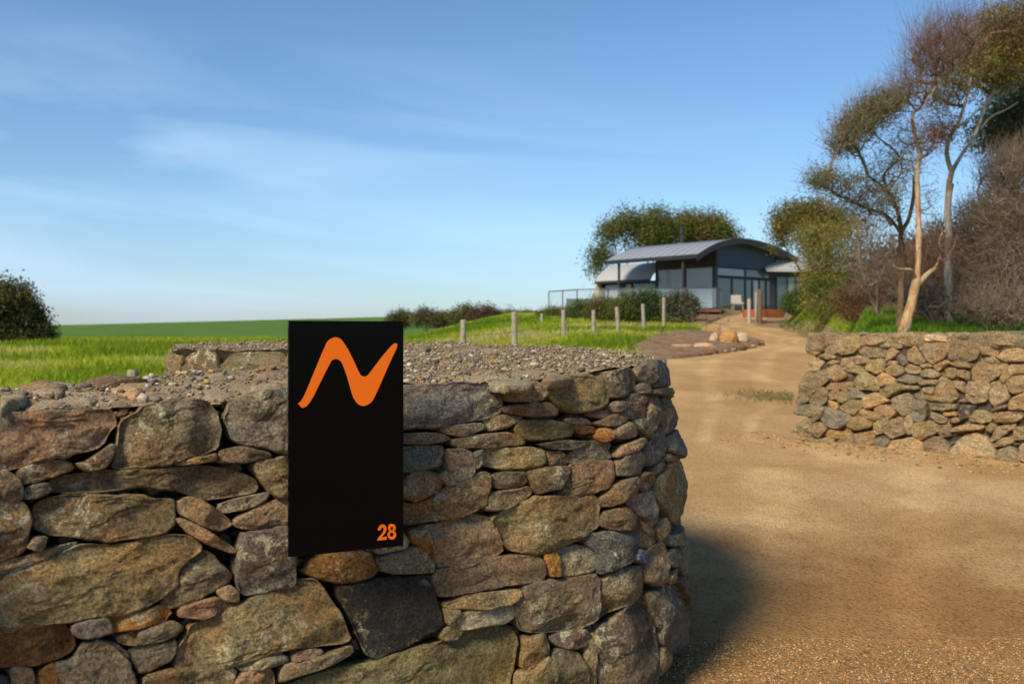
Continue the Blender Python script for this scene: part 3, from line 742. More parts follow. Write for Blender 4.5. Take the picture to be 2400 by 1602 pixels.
for c, p in parse(T3, 0, 860, 3.4544) + parse(T4, 920, 780, 3.2625):
    specs.append((p, top_map_at(p), c, dict(out=-.004, thick=.02, edge=.004, rough=.2, rank=0)))
build_wall_stones(root, specs, 100, STONE)
for o in root.children:
    pass
# far leg face seen over the near leg, and its gravel
def ico():
    g = (1 + 5 ** .5) / 2
    V = np.array([(-1, g, 0), (1, g, 0), (-1, -g, 0), (1, -g, 0), (0, -1, g), (0, 1, g), (0, -1, -g), (0, 1, -g), (g, 0, -1), (g, 0, 1), (-g, 0, -1), (-g, 0, 1)], float) / math.hypot(1, g)
    Fc = np.array([(0, 11, 5), (0, 5, 1), (0, 1, 7), (0, 7, 10), (0, 10, 11), (1, 5, 9), (5, 11, 4), (11, 10, 2), (10, 7, 6), (7, 1, 8), (3, 9, 4), (3, 4, 2), (3, 2, 6), (3, 6, 8), (3, 8, 9), (4, 9, 5), (2, 4, 11), (6, 2, 10), (8, 6, 7), (9, 8, 1)])
    return V, Fc
def pebbles(name, P, size, cols, mat, parent, seed=0, flat=.6):
    rg = np.random.default_rng(seed); V0, F0 = ico(); n = len(P)
    sc = size[:, None, None] * rg.uniform(.6, 1.2, (n, 1, 3)) * np.array([1, 1, flat])
    a = rg.uniform(0, 2 * np.pi, n); V = V0[None] * rg.uniform(.75, 1.2, (n, 12, 1)) * sc
    x = V[..., 0] * np.cos(a)[:, None] - V[..., 1] * np.sin(a)[:, None]; y = V[..., 0] * np.sin(a)[:, None] + V[..., 1] * np.cos(a)[:, None]
    V = np.stack([x, y, V[..., 2]], -1) + P[:, None, :]
    Fc = F0[None] + (np.arange(n) * 12)[:, None, None]
    o = mesh_obj(name, V.reshape(-1, 3), Fc.reshape(-1, 3), mat, parent, np.repeat(cols, 12, axis=0), smooth=False); o['kind'] = 'stuff'; return o
PEB = np.array([(.42, .36, .26), (.30, .24, .16), (.20, .15, .10), (.34, .25, .15), (.16, .14, .12), (.50, .45, .36), (.42, .26, .08), (.25, .2, .15)])
rg = np.random.default_rng(21); N_ = 60000
Q = np.column_stack([rg.uniform(inset[:, 0].min(), inset[:, 0].max(), N_), rg.uniform(inset[:, 1].min(), inset[:, 1].max(), N_)]); Q = Q[inside(Q, inset)]
cl = fbm(np.column_stack([Q * 2.6, Q[:, 0] * 0]), 31, 3); Q = Q[(cl + rg.uniform(-.5, .5, len(Q))) > -.25]
z = topz(Q[:, 0], Q[:, 1]); sz = .0022 + .0075 * rg.random(len(Q)) ** 2.6 + .010 * (rg.random(len(Q)) > .98)
pebbles('loose_gravel', np.column_stack([Q, z + sz * .35 + .004]), sz, PEB[rg.integers(0, 8, len(Q))] * rg.uniform(.5, 1.0, (len(Q), 1)), PEBBLE, root, 2)

# ------------------------------------------------------------------ sign
sroot_loc = W(811, 1295, 2.42)
sg = thing('number_sign', tuple(sroot_loc), 'glossy black upright sign with orange wave and number 28 on the stone wall', 'sign')
TL = W(677, 751, 2.36); BL = W(677, 1305, 2.36); TR = W(946, 756, 2.485); BR = W(946, 1282, 2.485)
ex = (TR - TL); wS = np.linalg.norm(ex[:2]); ex = np.array([ex[0], ex[1], 0]) / wS; ez = np.array([0, 0, 1.]); en = np.cross(ex, ez); en = en if en[1] < 0 else -en
hS = TL[2] - BL[2]; O_ = BL
def SP(u, v, d=0.0): return O_ + ex * u + ez * v + en * d
t = NT('gloss_black_panel'); SIGNB = t.out((.0025, .0025, .003), .05, None, .07)
t = NT('orange_vinyl'); p = t.pos(); SIGNO = t.out(t.mix(t.noise(p, 20, 2), (.76, .135, .003), (.80, .155, .005)), .55, None, .25)
m = MB(); c = .0015; th = .012
ring = [(0, 0), (wS, 0), (wS, hS), (0, hS)]; ins = [(c, c), (wS - c, c), (wS - c, hS - c), (c, hS - c)]
V = [SP(*q, -th) for q in ring] + [SP(*q, -c) for q in ring] + [SP(*q, 0) for q in ins]
m.add(V, [[3, 2, 1, 0], [8, 9, 10, 11]] + [[i, (i + 1) % 4, 4 + (i + 1) % 4, 4 + i] for i in range(4)] + [[4 + i, 4 + (i + 1) % 4, 8 + (i + 1) % 4, 8 + i] for i in range(4)])
m.build('panel', SIGNB, sg)
for v0, dp in ((.10, -.10), (.36, -.12)):
    m = MB(); m.hexa([SP(.05, v0, dp), SP(wS - .05, v0, dp), SP(wS - .05, v0 + .04, dp), SP(.05, v0 + .04, dp), SP(.05, v0, -.012), SP(wS - .05, v0, -.012), SP(wS - .05, v0 + .04, -.012), SP(.05, v0 + .04, -.012)]); m.build('mounting_rail', plain('galvanised_bracket', (.3, .3, .3), .5, .5, .6), sg)
def unproj(px, py):
    """pixel -> sign panel coordinates"""
    d = np.array([(px - CX) / F, 1.0, -(py - HY) / F]); o = np.array([0, 0, EYE]); t_ = ((O_ - o) @ en) / (d @ en); P = o + d * t_
    return ((P - O_) @ ex, (P - O_) @ ez)
def cat(points, n=8):
    P = [np.array(q, float) for q in points]; out = []
    for i in range(len(P) - 1):
        a = P[max(i - 1, 0)]; b = P[i]; c_ = P[i + 1]; d = P[min(i + 2, len(P) - 1)]
        for t_ in np.linspace(0, 1, n, endpoint=False): out.append(.5 * ((2 * b) + (-a + c_) * t_ + (2 * a - 5 * b + 4 * c_ - d) * t_ ** 2 + (-a + 3 * b - 3 * c_ + d) * t_ ** 3))
    out.append(P[-1]); return out
up = [(228, 1296), (262, 1274), (300, 1218), (345, 1125), (460, 850), (560, 610), (600, 520), (640, 435), (690, 385), (762, 362), (825, 382), (870, 430), (940, 540), (1010, 680), (1085, 840), (1118, 895), (1165, 917), (1212, 900), (1260, 845), (1400, 660), (1530, 505), (1580, 458), (1608, 446), (1632, 450)]
lo = [(285, 1360), (330, 1346), (375, 1308), (440, 1210), (520, 1050), (610, 870), (685, 725), (715, 684), (765, 668), (815, 685), (855, 735), (900, 850), (945, 990), (990, 1150), (1030, 1245), (1085, 1308), (1152, 1330), (1220, 1310), (1280, 1258), (1330, 1165), (1390, 1035), (1470, 850), (1560, 650), (1605, 560), (1628, 500), (1632, 460)]
K = 6.03125
a = [np.array(unproj(660 + x / K, 730 + y / K)) for x, y in cat(up, 10)]; b = [np.array(unproj(660 + x / K, 730 + y / K)) for x, y in cat(lo, 10)]
poly = a + b[::-1]
def flat_shape(name, loops, d0=.0006, d1=.0016):
    """loops: outer ring then holes, in panel coordinates"""
    allp = []; edges = []; n = 0
    for L in loops:
        L = [np.array(q) for q in L]; k = len(L); allp += [Vector((q[0], q[1])) for q in L]; edges += [(n + i, n + (i + 1) % k) for i in range(k)]; n += k
    r = delaunay_2d_cdt(allp, edges, [], 0, 1e-7); vs = np.array([tuple(v) for v in r[0]]); fs = []
    for f in r[2]:
        c_ = vs[list(f)].mean(0)[None]
        if inside(c_, np.array(loops[0])) [0] and not any(inside(c_, np.array(h))[0] for h in loops[1:]): fs.append(list(f))
    nV = len(vs); V = [SP(q[0], q[1], d1) for q in vs] + [SP(q[0], q[1], d0) for q in vs]; Fc = [list(f) for f in fs] + [[i + nV for i in f][::-1] for f in fs]
    for L in loops:
        k = len(L); idx = [int(np.argmin(((vs - np.array(q)) ** 2).sum(1))) for q in L]
        Fc += [[idx[i], idx[(i + 1) % k], idx[(i + 1) % k] + nV, idx[i] + nV] for i in range(k) if idx[i] != idx[(i + 1) % k]]
    return mesh_obj(name, V, Fc, SIGNO, sg, None, smooth=False)
flat_shape('wave_emblem', [poly])
K2 = 15.683
def N28(pts): return [unproj(860 + x / K2, 1200 + y / K2) for x, y in pts]
two = cat([(395, 655), (400, 620), (430, 545), (480, 475), (540, 441), (600, 438), (660, 470), (700, 540), (710, 620), (690, 700), (645, 775), (580, 850), (525, 910)], 5) + [(720, 885), (718, 990), (378, 1028), (385, 985)] + cat([(385, 985), (450, 890), (530, 800), (590, 715), (612, 640), (605, 575), (570, 545), (535, 560), (500, 620), (480, 658)], 5)[1:]
flat_shape('number_two', [N28(two)])
ell = lambda cx, cy, rx, ry, n=28: [(cx + rx * math.cos(q), cy + ry * math.sin(q)) for q in np.linspace(0, 2 * np.pi, n, endpoint=False)]
out8 = []
for q in np.linspace(-np.pi / 2, 1.5 * np.pi, 60, endpoint=False):
    out8.append(q)
rt = cat([(912, 420), (985, 436), (1035, 495), (1050, 565), (1035, 630), (992, 680), (1040, 725), (1068, 800), (1055, 880), (1010, 950), (950, 988), (905, 992)], 5)
lf = cat([(905, 992), (855, 980), (795, 935), (755, 860), (752, 800), (775, 740), (822, 690), (785, 635), (772, 560), (790, 485), (840, 432), (912, 420)], 5)
flat_shape('number_eight', [N28(rt + lf[1:-1]), N28(ell(912, 585, 48, 72)), N28(ell(903, 812, 72, 78))])

# ------------------------------------------------------------------ gate wall on the right
def gate_D(x, y):
    i0, i1 = 1 / 10.5, 1 / 8.63; b = np.interp(x, [1855, 2400], [0, 1]) if False else (np.asarray(x, float) - 1855) / 545
    Db = 1 / (i0 + (i1 - i0) * b); s = (y - HY) / F; z0 = 1.15
    return (Db + .08 * 1.15) / (1 + .08 * s) if True else Db
_g0 = gate_D
def gate_D(x, y):
    x = np.asarray(x, float); b = (x - 1855) / 545; Db = 1 / (1 / 10.5 + (1 / 8.63 - 1 / 10.5) * b); s = (y - HY) / F
    # wall leans back with height: the foot is nearest
    return (Db + .09 * 1.15) / (1 + .09 * s)
gate_map = px_map(gate_D)
SG = """gb 185,320 200,250 280,215 340,240 350,330 290,370 220,360
gb 350,290 370,190 480,175 570,195 560,250 500,330 460,370 380,350
ol 500,340 560,230 640,170 700,190 700,300 640,345 540,360
gb 700,270 690,180 830,170 960,170 945,240 850,280
pk 940,190 1080,160 1290,150 1300,190 1210,260 1110,270 990,235
wh 1310,180 1550,170 1550,235 1420,240 1330,235
pk 1550,170 1840,150 1830,210 1700,220 1560,245
gr 1840,150 2300,150 2300,285 2000,275 1850,260
gb 690,330 740,290 880,285 955,320 950,380 800,390 720,370
gb 900,280 950,250 1100,270 1090,310 980,300 920,305
pk 945,430 970,320 1020,305 1070,340 1030,390
tan 1140,340 1220,280 1310,430 1230,455 1150,420
bl 1230,250 1310,205 1310,400 1260,320
pk 1300,260 1550,240 1550,330 1480,410 1380,450 1320,400
gb 1550,380 1570,250 1700,235 1830,240 1840,300 1800,400 1690,430 1580,420
pk 1840,270 1970,290 2000,340 1990,385 1850,370
pk 2005,390 2050,330 2150,300 2300,300 2300,430 2100,435
gb 1840,400 1960,385 2030,440 1930,455 1850,430
ye 185,470 220,400 300,390 355,430 300,520 230,530
gb 305,380 370,350 460,370 470,400 400,415
ol 385,440 440,415 510,425 480,460 400,465
gr 510,460 540,400 640,390 650,460 580,510 530,500
gb 640,400 690,370 790,400 790,450 680,460
ol 560,520 640,465 760,465 750,540 660,540
ol 760,510 790,420 910,400 940,450 920,520 860,545
gb 940,500 1010,450 1100,480 1110,540 1040,570 960,550
bl 1040,400 1080,350 1130,390 1150,440 1100,470
gb 940,470 970,420 1040,420 1050,450
pk 1115,500 1160,450 1270,490 1250,540 1150,540
tan 1260,460 1350,445 1390,480 1300,495
tan 1390,470 1520,410 1560,440 1440,520
gb 1540,450 1600,420 1760,450 1740,490 1620,485
gb 1760,500 1800,440 1950,430 2090,450 2050,520 1950,600 1860,635 1770,600
gb 2020,600 2090,460 2300,450 2300,540 2150,560 2060,640
gb 1460,540 1520,490 1600,490 1605,560 1570,595 1490,565
pk 1610,510 1690,505 1700,600 1620,570
gb 1700,520 1740,530 1740,610 1700,610
gb 1265,530 1330,495 1420,510 1455,560 1380,590 1290,570
br 390,500 470,450 570,540 560,580 480,615 410,590
gb 105,830 140,650 190,530 400,510 410,600 330,660 210,800
ol 650,610 700,550 770,530 880,610 880,700 760,690 680,690
tan 865,570 920,530 1030,590 1030,640 960,650 890,660 890,600
bl 1040,600 1130,550 1280,580 1260,620 1170,640
gb 1250,600 1430,600 1420,650 1260,650
gb 1400,740 1430,600 1480,570 1560,620 1620,760 1540,820 1410,800
pk 1565,610 1680,620 1680,720 1600,680
pk 1700,700 1730,615 1930,640 1890,800 1780,825 1710,780
gb 1900,700 1950,620 2060,620 2100,740 2090,790 1970,865 1930,800
gb 2080,620 2180,545 2300,530 2300,680 2170,735 2100,710
pk 380,680 430,630 640,620 640,660 580,700 400,700
ol 890,700 1000,640 1090,640 1100,700 980,760 920,770
gb 1092,650 1240,660 1250,690 1105,700
br 405,720 470,690 510,700 500,780 430,790
ol 500,730 560,700 610,720 610,790 540,825 490,800
bl 610,690 650,670 740,740 740,775 620,780
gr 215,810 320,670 390,690 390,780 330,850
or 400,790 490,820 490,870 460,880 410,840
tan 740,760 860,720 930,770 980,800 900,830 760,880 735,830
gb 1000,780 1150,720 1200,780 1190,890 1100,940 1020,870
gb 1200,740 1280,700 1400,750 1390,800 1250,790
gb 1290,680 1400,665 1390,740 1320,730
ol 505,860 600,790 730,790 720,850 640,930 560,910
gr 90,910 120,840 265,830 250,950 110,930
gb 260,960 270,850 370,860 330,960 260,1000
bl 330,950 380,870 480,880 610,940 600,1000 480,1070 370,1030
tan 680,920 710,870 850,910 860,970 820,990 750,960
gb 840,880 880,840 1000,840 1030,920 920,1020 870,960
bl 1195,880 1210,790 1335,800 1320,950 1300,1000 1210,985
gr 1370,880 1380,820 1600,830 1600,880 1500,890
or 1480,910 1600,900 1610,940 1500,950
dk 1640,940 1650,830 1800,850 1740,950 1650,990
ol 1720,980 1760,890 1860,890 1940,930 1930,990 1830,1010
gb 1950,950 1980,910 2200,900 2240,950 2150,1010 1970,1000
gb 1950,880 2080,830 2080,870 1960,900
tan 2100,860 2120,790 2300,700 2300,880 2130,890
tan 1620,800 1720,760 1760,800 1680,820
gb 1360,950 1370,900 1520,960 1500,1010 1420,1000
gb 1530,980 1600,950 1650,990 1580,1015
ol 575,1020 640,950 700,940 810,1000 800,1040 660,1080 590,1050
ye 825,1020 870,980 920,1040 910,1100 840,1120
gb 920,1040 960,990 1100,950 1130,1000 1130,1100 1010,1150 940,1100
gb 1135,950 1190,910 1210,980 1210,1100 1160,1120 1130,1050
ol 1210,1130 1220,1010 1380,990 1460,1060 1400,1110 1280,1170
gb 1430,1080 1500,1040 1560,1060 1550,1130 1460,1140
tan 1560,1060 1700,1020 1850,1030 1860,1060 1700,1090 1570,1090
gb 1880,1070 1930,1000 1990,1030 1940,1110
gb 1930,1160 1990,1040 2160,1020 2140,1060 2010,1150 1940,1180
tan 1930,1230 2030,1150 2150,1130 2150,1190 2060,1230
gb 2150,1050 2300,1040 2300,1160 2160,1170
gb 60,1080 170,970 240,960 250,1050 230,1100
pk 255,1090 270,1010 330,1000 390,1060 320,1140 260,1120
or 385,1110 420,1065 520,1090 600,1060 610,1130 480,1155 400,1140
gb 50,1100 70,1080 230,1110 320,1150 300,1220 180,1230 70,1200
gb 320,1180 370,1145 460,1160 440,1250 340,1250
tan 500,1170 620,1100 640,1250 560,1270 500,1250
gb 620,1120 830,1080 830,1160 760,1290 650,1260
bl 820,1180 870,1140 990,1130 940,1250 900,1300 820,1290
tan 980,1220 1000,1180 1200,1140 1290,1200 1290,1310 1150,1300 1000,1270
gr 1290,1200 1370,1130 1480,1150 1540,1250 1540,1320 1350,1290
pk 1560,1270 1640,1160 1780,1110 1880,1150 1960,1270 1970,1370 1800,1400 1700,1390 1580,1330
gb 1980,1370 2020,1260 2120,1230 2200,1300 2210,1380 2120,1420
tan 2200,1350 2210,1210 2300,1190 2300,1400"""
groot = thing('stone_wall', tuple(on_ground(2120, 1075)), 'pale rubble stone wall standing beyond the gravel drive below the eucalypts', 'wall')
specs = []
for c, p in parse(SG, 1840, 740, 4.02):
    # grow each outline a little so that joints stay narrow
    cc = p.mean(0); p = cc + (p - cc) * 1.085
    specs.append((p, gate_map, c, dict(out=_rng.uniform(-.01, .02), thick=.2, res=.8, rank=1, edge=.017, rough=1.5)))
# the wall runs on out of the picture, with a far end and a back
g0 = gate_map(np.array([[1858.0, 1040.0]]))[0][0]; g1 = gate_map(np.array([[2400.0, 1090.0]]))[0][0]
gd = (g1 - g0)[:2]; gd /= np.linalg.norm(gd); gn = np.array([-gd[1], gd[0]]); gn = gn if gn[1] < 0 else -gn
gA = g0[:2]; gB = gA + gd * 6.0
def gz(x): return np.full(np.shape(x), 1.145)
thick = .6
corners = [gA + gn * -.14, gB + gn * -.14, gB - gn * thick, gA - gn * thick]
gcol = ('gb', 'tan', 'pk', 'gb', 'ol', 'gr', 'gb')
Lvis = float(np.linalg.norm((gate_map(np.array([[2412.0, 900.0]]))[0][0] - g0)[:2]))
def coursed_line(p, q, nrm_out, zt, seed, s0=0.0, batter=.09):
    pth = [(*p, zt), (*((p + q) / 2), zt), (*q, zt)]; fm = path_map(pth, None, batter); fm.side = 1.0
    N = fm(np.array([[.5, .5]]))[1][0, :2]
    if N @ nrm_out < 0: fm.side = -1.0
    rg = np.random.default_rng(seed); return [(b, fm, c, dict(out=rg.uniform(-.01, .02), thick=.16, res=.6, edge=.03, sd=900)) for b, c in coursed(fm, rg, .1, .28, (1., 1.9), cols=gcol) if b[:, 0].min() >= s0]
specs += coursed_line(gA - gn * .08, gB - gn * .08, gn, 1.15, 3, s0=Lvis)
specs += coursed_line(gA - gn * .03 + gd * .12, gA - gn * thick + gd * .12, -gd, 1.15, 4)
specs += coursed_line(gA - gn * thick, gB - gn * thick, -gn, 1.15, 5)
# filler stones in the joints
for _ in range(260):
    x = _rng.uniform(1875, 2405); y = _rng.uniform(800, 1065)
    if x < np.interp(y, [790, 860, 980, 1060], [1900, 1895, 1875, 1868]) + 10: continue
    r = _rng.uniform(7, 13); a_ = np.sort(_rng.uniform(0, 2 * np.pi, 7)); p = np.stack([np.cos(a_) * r * 1.3, np.sin(a_) * r], 1) + (x, y)
    specs.append((p, gate_map, gcol[int(_rng.integers(7))], dict(out=-.045, thick=.08, res=.5, edge=.02)))
# top slabs
tm = path_map([(*(gA - gn * .1), 1.15), (*(gB - gn * .1), 1.15)], None)
def gtop(uv):
    P = np.column_stack([gA[0] + gd[0] * uv[:, 0] - gn[0] * uv[:, 1], gA[1] + gd[1] * uv[:, 0] - gn[1] * uv[:, 1], np.full(len(uv), 1.125)])
    return P, np.tile([0, 0, 1.0], (len(uv), 1)), np.ones(len(uv))
s = .1
while s < 6.0:
    w = _rng.uniform(.25, .55)
    for v0, v1 in ((.10, .33), (.33, .60)):
        b = np.array([(s, v0), (s + w * .5, v0 - .01), (s + w, v0), (s + w, v1), (s + w * .5, v1), (s, v1)]) + _rng.uniform(-.02, .02, (6, 2))
        specs.append((b, gtop, gcol[int(_rng.integers(7))], dict(out=_rng.uniform(-.01, .02), thick=.09, res=.6, edge=.02)))
    s += w + .01
build_wall_stones(groot, specs, 100, STONE_FAR, amp=.16, warm=(.255, .20, .115))
m = MB(); q = [gA - gn * .12 + gd * .2, gB - gn * .12, gB - gn * (thick - .05), gA - gn * (thick - .05) + gd * .2]; qb = [q[0] + gn * .06, q[1] + gn * .06, q[2] - gn * .04, q[3] - gn * .04]
m.hexa([(*v, -.2) for v in qb] + [(*v, 1.10) for v in q]); m.build('wall_core', MORTAR, groot)
# ------------------------------------------------------------------ ground
def grid_mesh(X, Y, Z, name, mat, kind='structure', col=None):
    r, c = X.shape; V = np.stack([X, Y, Z], -1).reshape(-1, 3); i = np.arange(r - 1)[:, None] * c + np.arange(c - 1)[None]; i = i.ravel()
    o = mesh_obj(name, V, np.stack([i, i + 1, i + 1 + c, i + c], 1), mat, None, col); o['kind'] = kind; return o
ys = np.r_[np.linspace(-30, 3, 12), np.geomspace(3.3, 900, 330)]
aa = np.r_[np.linspace(-3, -.7, 40), np.linspace(-.69, .7, 300), np.linspace(.72, 3, 40)]
A_, Y_ = np.meshgrid(aa, ys); X_ = A_ * (np.maximum(Y_, 0) + 6)
U_ = X_ / np.maximum(Y_, 1); ub_ = UB(Y_)
soil = smoothstep(-.035, -.015, U_ - ub_) * smoothstep(.022, .006, U_ - ub_) * (Y_ > 10) * (Y_ < 62)
grid_mesh(X_, Y_, H(X_, Y_), 'grass_field', GRASSG, col=np.repeat(soil.reshape(-1, 1), 3, axis=1))
# driveway: left and right edge for a list of picture rows, dropped onto the ground
rows = [(1100, 1560, 2900), (1040, 1555, 2700), (1000, 1550, 2600), (960, 1545, 2480), (930, 1540, 2300), (900, 1535, 2150), (870, 1530, 2060), (852, 1532, 1990), (842, 1560, 1960), (835, 1610, 1950), (826, 1700, 1945), (819, 1755, 1940), (812, 1790, 1935), (806, 1796, 1930), (800, 1782, 1925),
        (794, 1730, 1918), (788, 1675, 1908), (782, 1650, 1895), (776, 1640, 1850), (770, 1637, 1800), (764, 1642, 1780), (758, 1655, 1776), (751, 1680, 1798), (744, 1712, 1822), (737, 1745, 1842), (731, 1765, 1862), (727, 1780, 1880)]
E = []
for y, l, r in rows:
    D = hit((l + r) / 2 if y < 800 else 1700, y); E.append((D, (l - CX) / F, (r - CX) / F))
E = [(D, a, b) for D, a, b in E]
Ds = np.maximum.accumulate([e[0] for e in E]) + np.arange(len(E)) * .02; ul = np.array([e[1] for e in E]); ur = np.array([e[2] for e in E])
Dm = np.r_[np.geomspace(3.7, Ds[-1], 420)]
L = np.interp(Dm, Ds, ul, left=.10); Rr = np.interp(Dm, Ds, ur, left=.6)
Rr = np.where(Dm > 10, np.minimum(Rr, UB(Dm) - .004), Rr)
nearl = smoothstep(7.5, 4.0, Dm); L = L * (1 - nearl) + .09 * nearl
wob = vnoise(np.stack([Dm * .9, Dm * 0, Dm * 0], 1), 3) * .006
t_ = np.linspace(0, 1, 90)
X = (L[:, None] + wob[:, None] + (Rr - L)[:, None] * t_) * Dm[:, None]; Y = np.repeat(Dm[:, None], 90, 1)
lift = np.interp(Dm, [0, 10, 60], [.012, .02, .08])[:, None] * (1 - np.abs(2 * t_ - 1)[None] ** 30 * 2.2)
Z = H(X, Y) + lift
# near part, straight rows around the camera
yn = np.linspace(-12, 3.7, 60); Xn = np.linspace(0, 1, 90)[None] * (9 - yn[:, None] * 0)
lx = np.interp(yn, [-12, 1.0, 2.2, 3.7], [-9, -6, .1, .333])[:, None]; rx = np.interp(yn, [-12, 2, 3.7], [14, 10, 2.22 + 1.7])[:, None]
Xn = lx + (rx - lx) * t_[None]; Yn = np.repeat(yn[:, None], 90, 1); Zn = H(Xn, Yn) + .012
grid_mesh(np.vstack([Xn, X[1:]]), np.vstack([Yn, Y[1:]]), np.vstack([Zn, Z[1:]]), 'driveway', GRAVEL, col=np.repeat(np.tile(t_, Xn.shape[0] + X.shape[0] - 1).reshape(-1, 1), 3, axis=1))
# beds of bare soil
def bed(name, rows, mat, lift=.03, hump=0.0):
    def pt(x, y): D = hit(x, y); return [(x - CX) / F * D, D]
    Lp = np.array([pt(l, y) for y, l, r in rows]); Rp = np.array([pt(r, y) for y, l, r in rows]); Mp = np.array([pt((l + r) / 2, y) for y, l, r in rows])
    for Q in (Lp, Mp, Rp): Q[:, 1] = np.maximum.accumulate(Q[:, 1])
    f = np.linspace(0, len(rows) - 1, 60); fi = np.arange(len(rows)); t = np.linspace(0, 1, 60)
    gi = lambda Q, k: np.interp(f, fi, Q[:, k])[:, None]
    a, b_, c = (1 - t) * (1 - 2 * t), 4 * t * (1 - t), t * (2 * t - 1)
    X = gi(Lp, 0) * a + gi(Mp, 0) * b_ + gi(Rp, 0) * c; Y = gi(Lp, 1) * a + gi(Mp, 1) * b_ + gi(Rp, 1) * c; tt = np.linspace(0, 1, 60)[:, None]
    w = (1 - (2 * t[None] - 1) ** 4) * (1 - (2 * tt - 1) ** 4)
    n = fbm(np.stack([X * 1.2, Y * 1.2, X * 0], -1), 5, 3)
    return grid_mesh(X, Y, H(X, Y) - .03 + (lift + .04) * np.minimum(w * 3, 1) + hump * w + n * .06 * w, name, mat)
bed('garden_bed', [(848, 1530, 1560), (840, 1500, 1630), (830, 1480, 1712), (820, 1470, 1768), (812, 1480, 1793), (804, 1500, 1797), (797, 1520, 1760), (790, 1540, 1700), (783, 1560, 1660), (776, 1585, 1645)], SOIL, .08, .10)
# earth bank between the drive and the house terrace
bed('terrace_bank', [(768, 1640, 1652), (760, 1620, 1668), (750, 1590, 1690), (742, 1570, 1715), (735, 1560, 1750), (730, 1560, 1770)], SOIL, .08, .1)

# loose gravel on the near drive
rg = np.random.default_rng(8); n = 95000
D = 2.9 + 6.5 * rg.random(n) ** 1.7; uu = rg.uniform(.09, .56, n); x = uu * D; y = D
cl = fbm(np.stack([x * 1.3, y * 1.3, x * 0], -1), 12, 3); k = (cl + rg.uniform(-.5, .5, n)) > -.22; x, y = x[k], y[k]
sz = .0018 + .0040 * rg.random(len(x)) ** 2.2
GP = np.array([(.46, .29, .11), (.32, .19, .075), (.14, .085, .04), (.52, .36, .17), (.20, .13, .07), (.44, .33, .2), (.42, .22, .055)])
o = pebbles('driveway_grit', np.column_stack([x, y, H(x, y) + .013]), sz, GP[rg.integers(0, 7, len(x))] * rg.uniform(.7, 1.15, (len(x), 1)), PEBBLE, None, 3)
# crumbled stones along the foot of the gate wall
n = 1500; s = rg.uniform(-.4, 6, n); off = .12 + .75 * rg.random(n) ** 1.6; x = gA[0] + gd[0] * s + gn[0] * off; y = gA[1] + gd[1] * s + gn[1] * off
sz = .006 + .022 * rg.random(n) ** 3
pebbles('stone_rubble', np.column_stack([x, y, H(x, y) + .02]), sz, GP[rg.integers(0, 7, n)] * .8, PEBBLE, None, 4)

rg = np.random.default_rng(31); n = 5200; px = rg.uniform(1490, 1790, n); py = rg.uniform(780, 838, n)
lo_ = np.interp(py, [778, 790, 797, 804, 812, 820, 830, 840], [1600, 1545, 1525, 1505, 1485, 1475, 1485, 1505]); hi_ = np.interp(py, [778, 783, 790, 797, 804, 812, 820, 830, 840], [1640, 1655, 1695, 1755, 1792, 1788, 1765, 1710, 1630])
k = (px > lo_) & (px < hi_); px, py = px[k], py[k]
D = np.array([hit(a, b) for a, b in zip(px[:1400], py[:1400])]); x = (px[:1400] - CX) / F * D; sz = .02 + .09 * rg.random(len(D)) ** 3
pebbles('mulch_clods', np.column_stack([x, D, H(x, D) + .09]), sz, np.array([(.16, .09, .055), (.24, .15, .10), (.34, .22, .15), (.10, .06, .04)])[rg.integers(0, 4, len(D))], PEBBLE, None, 9)
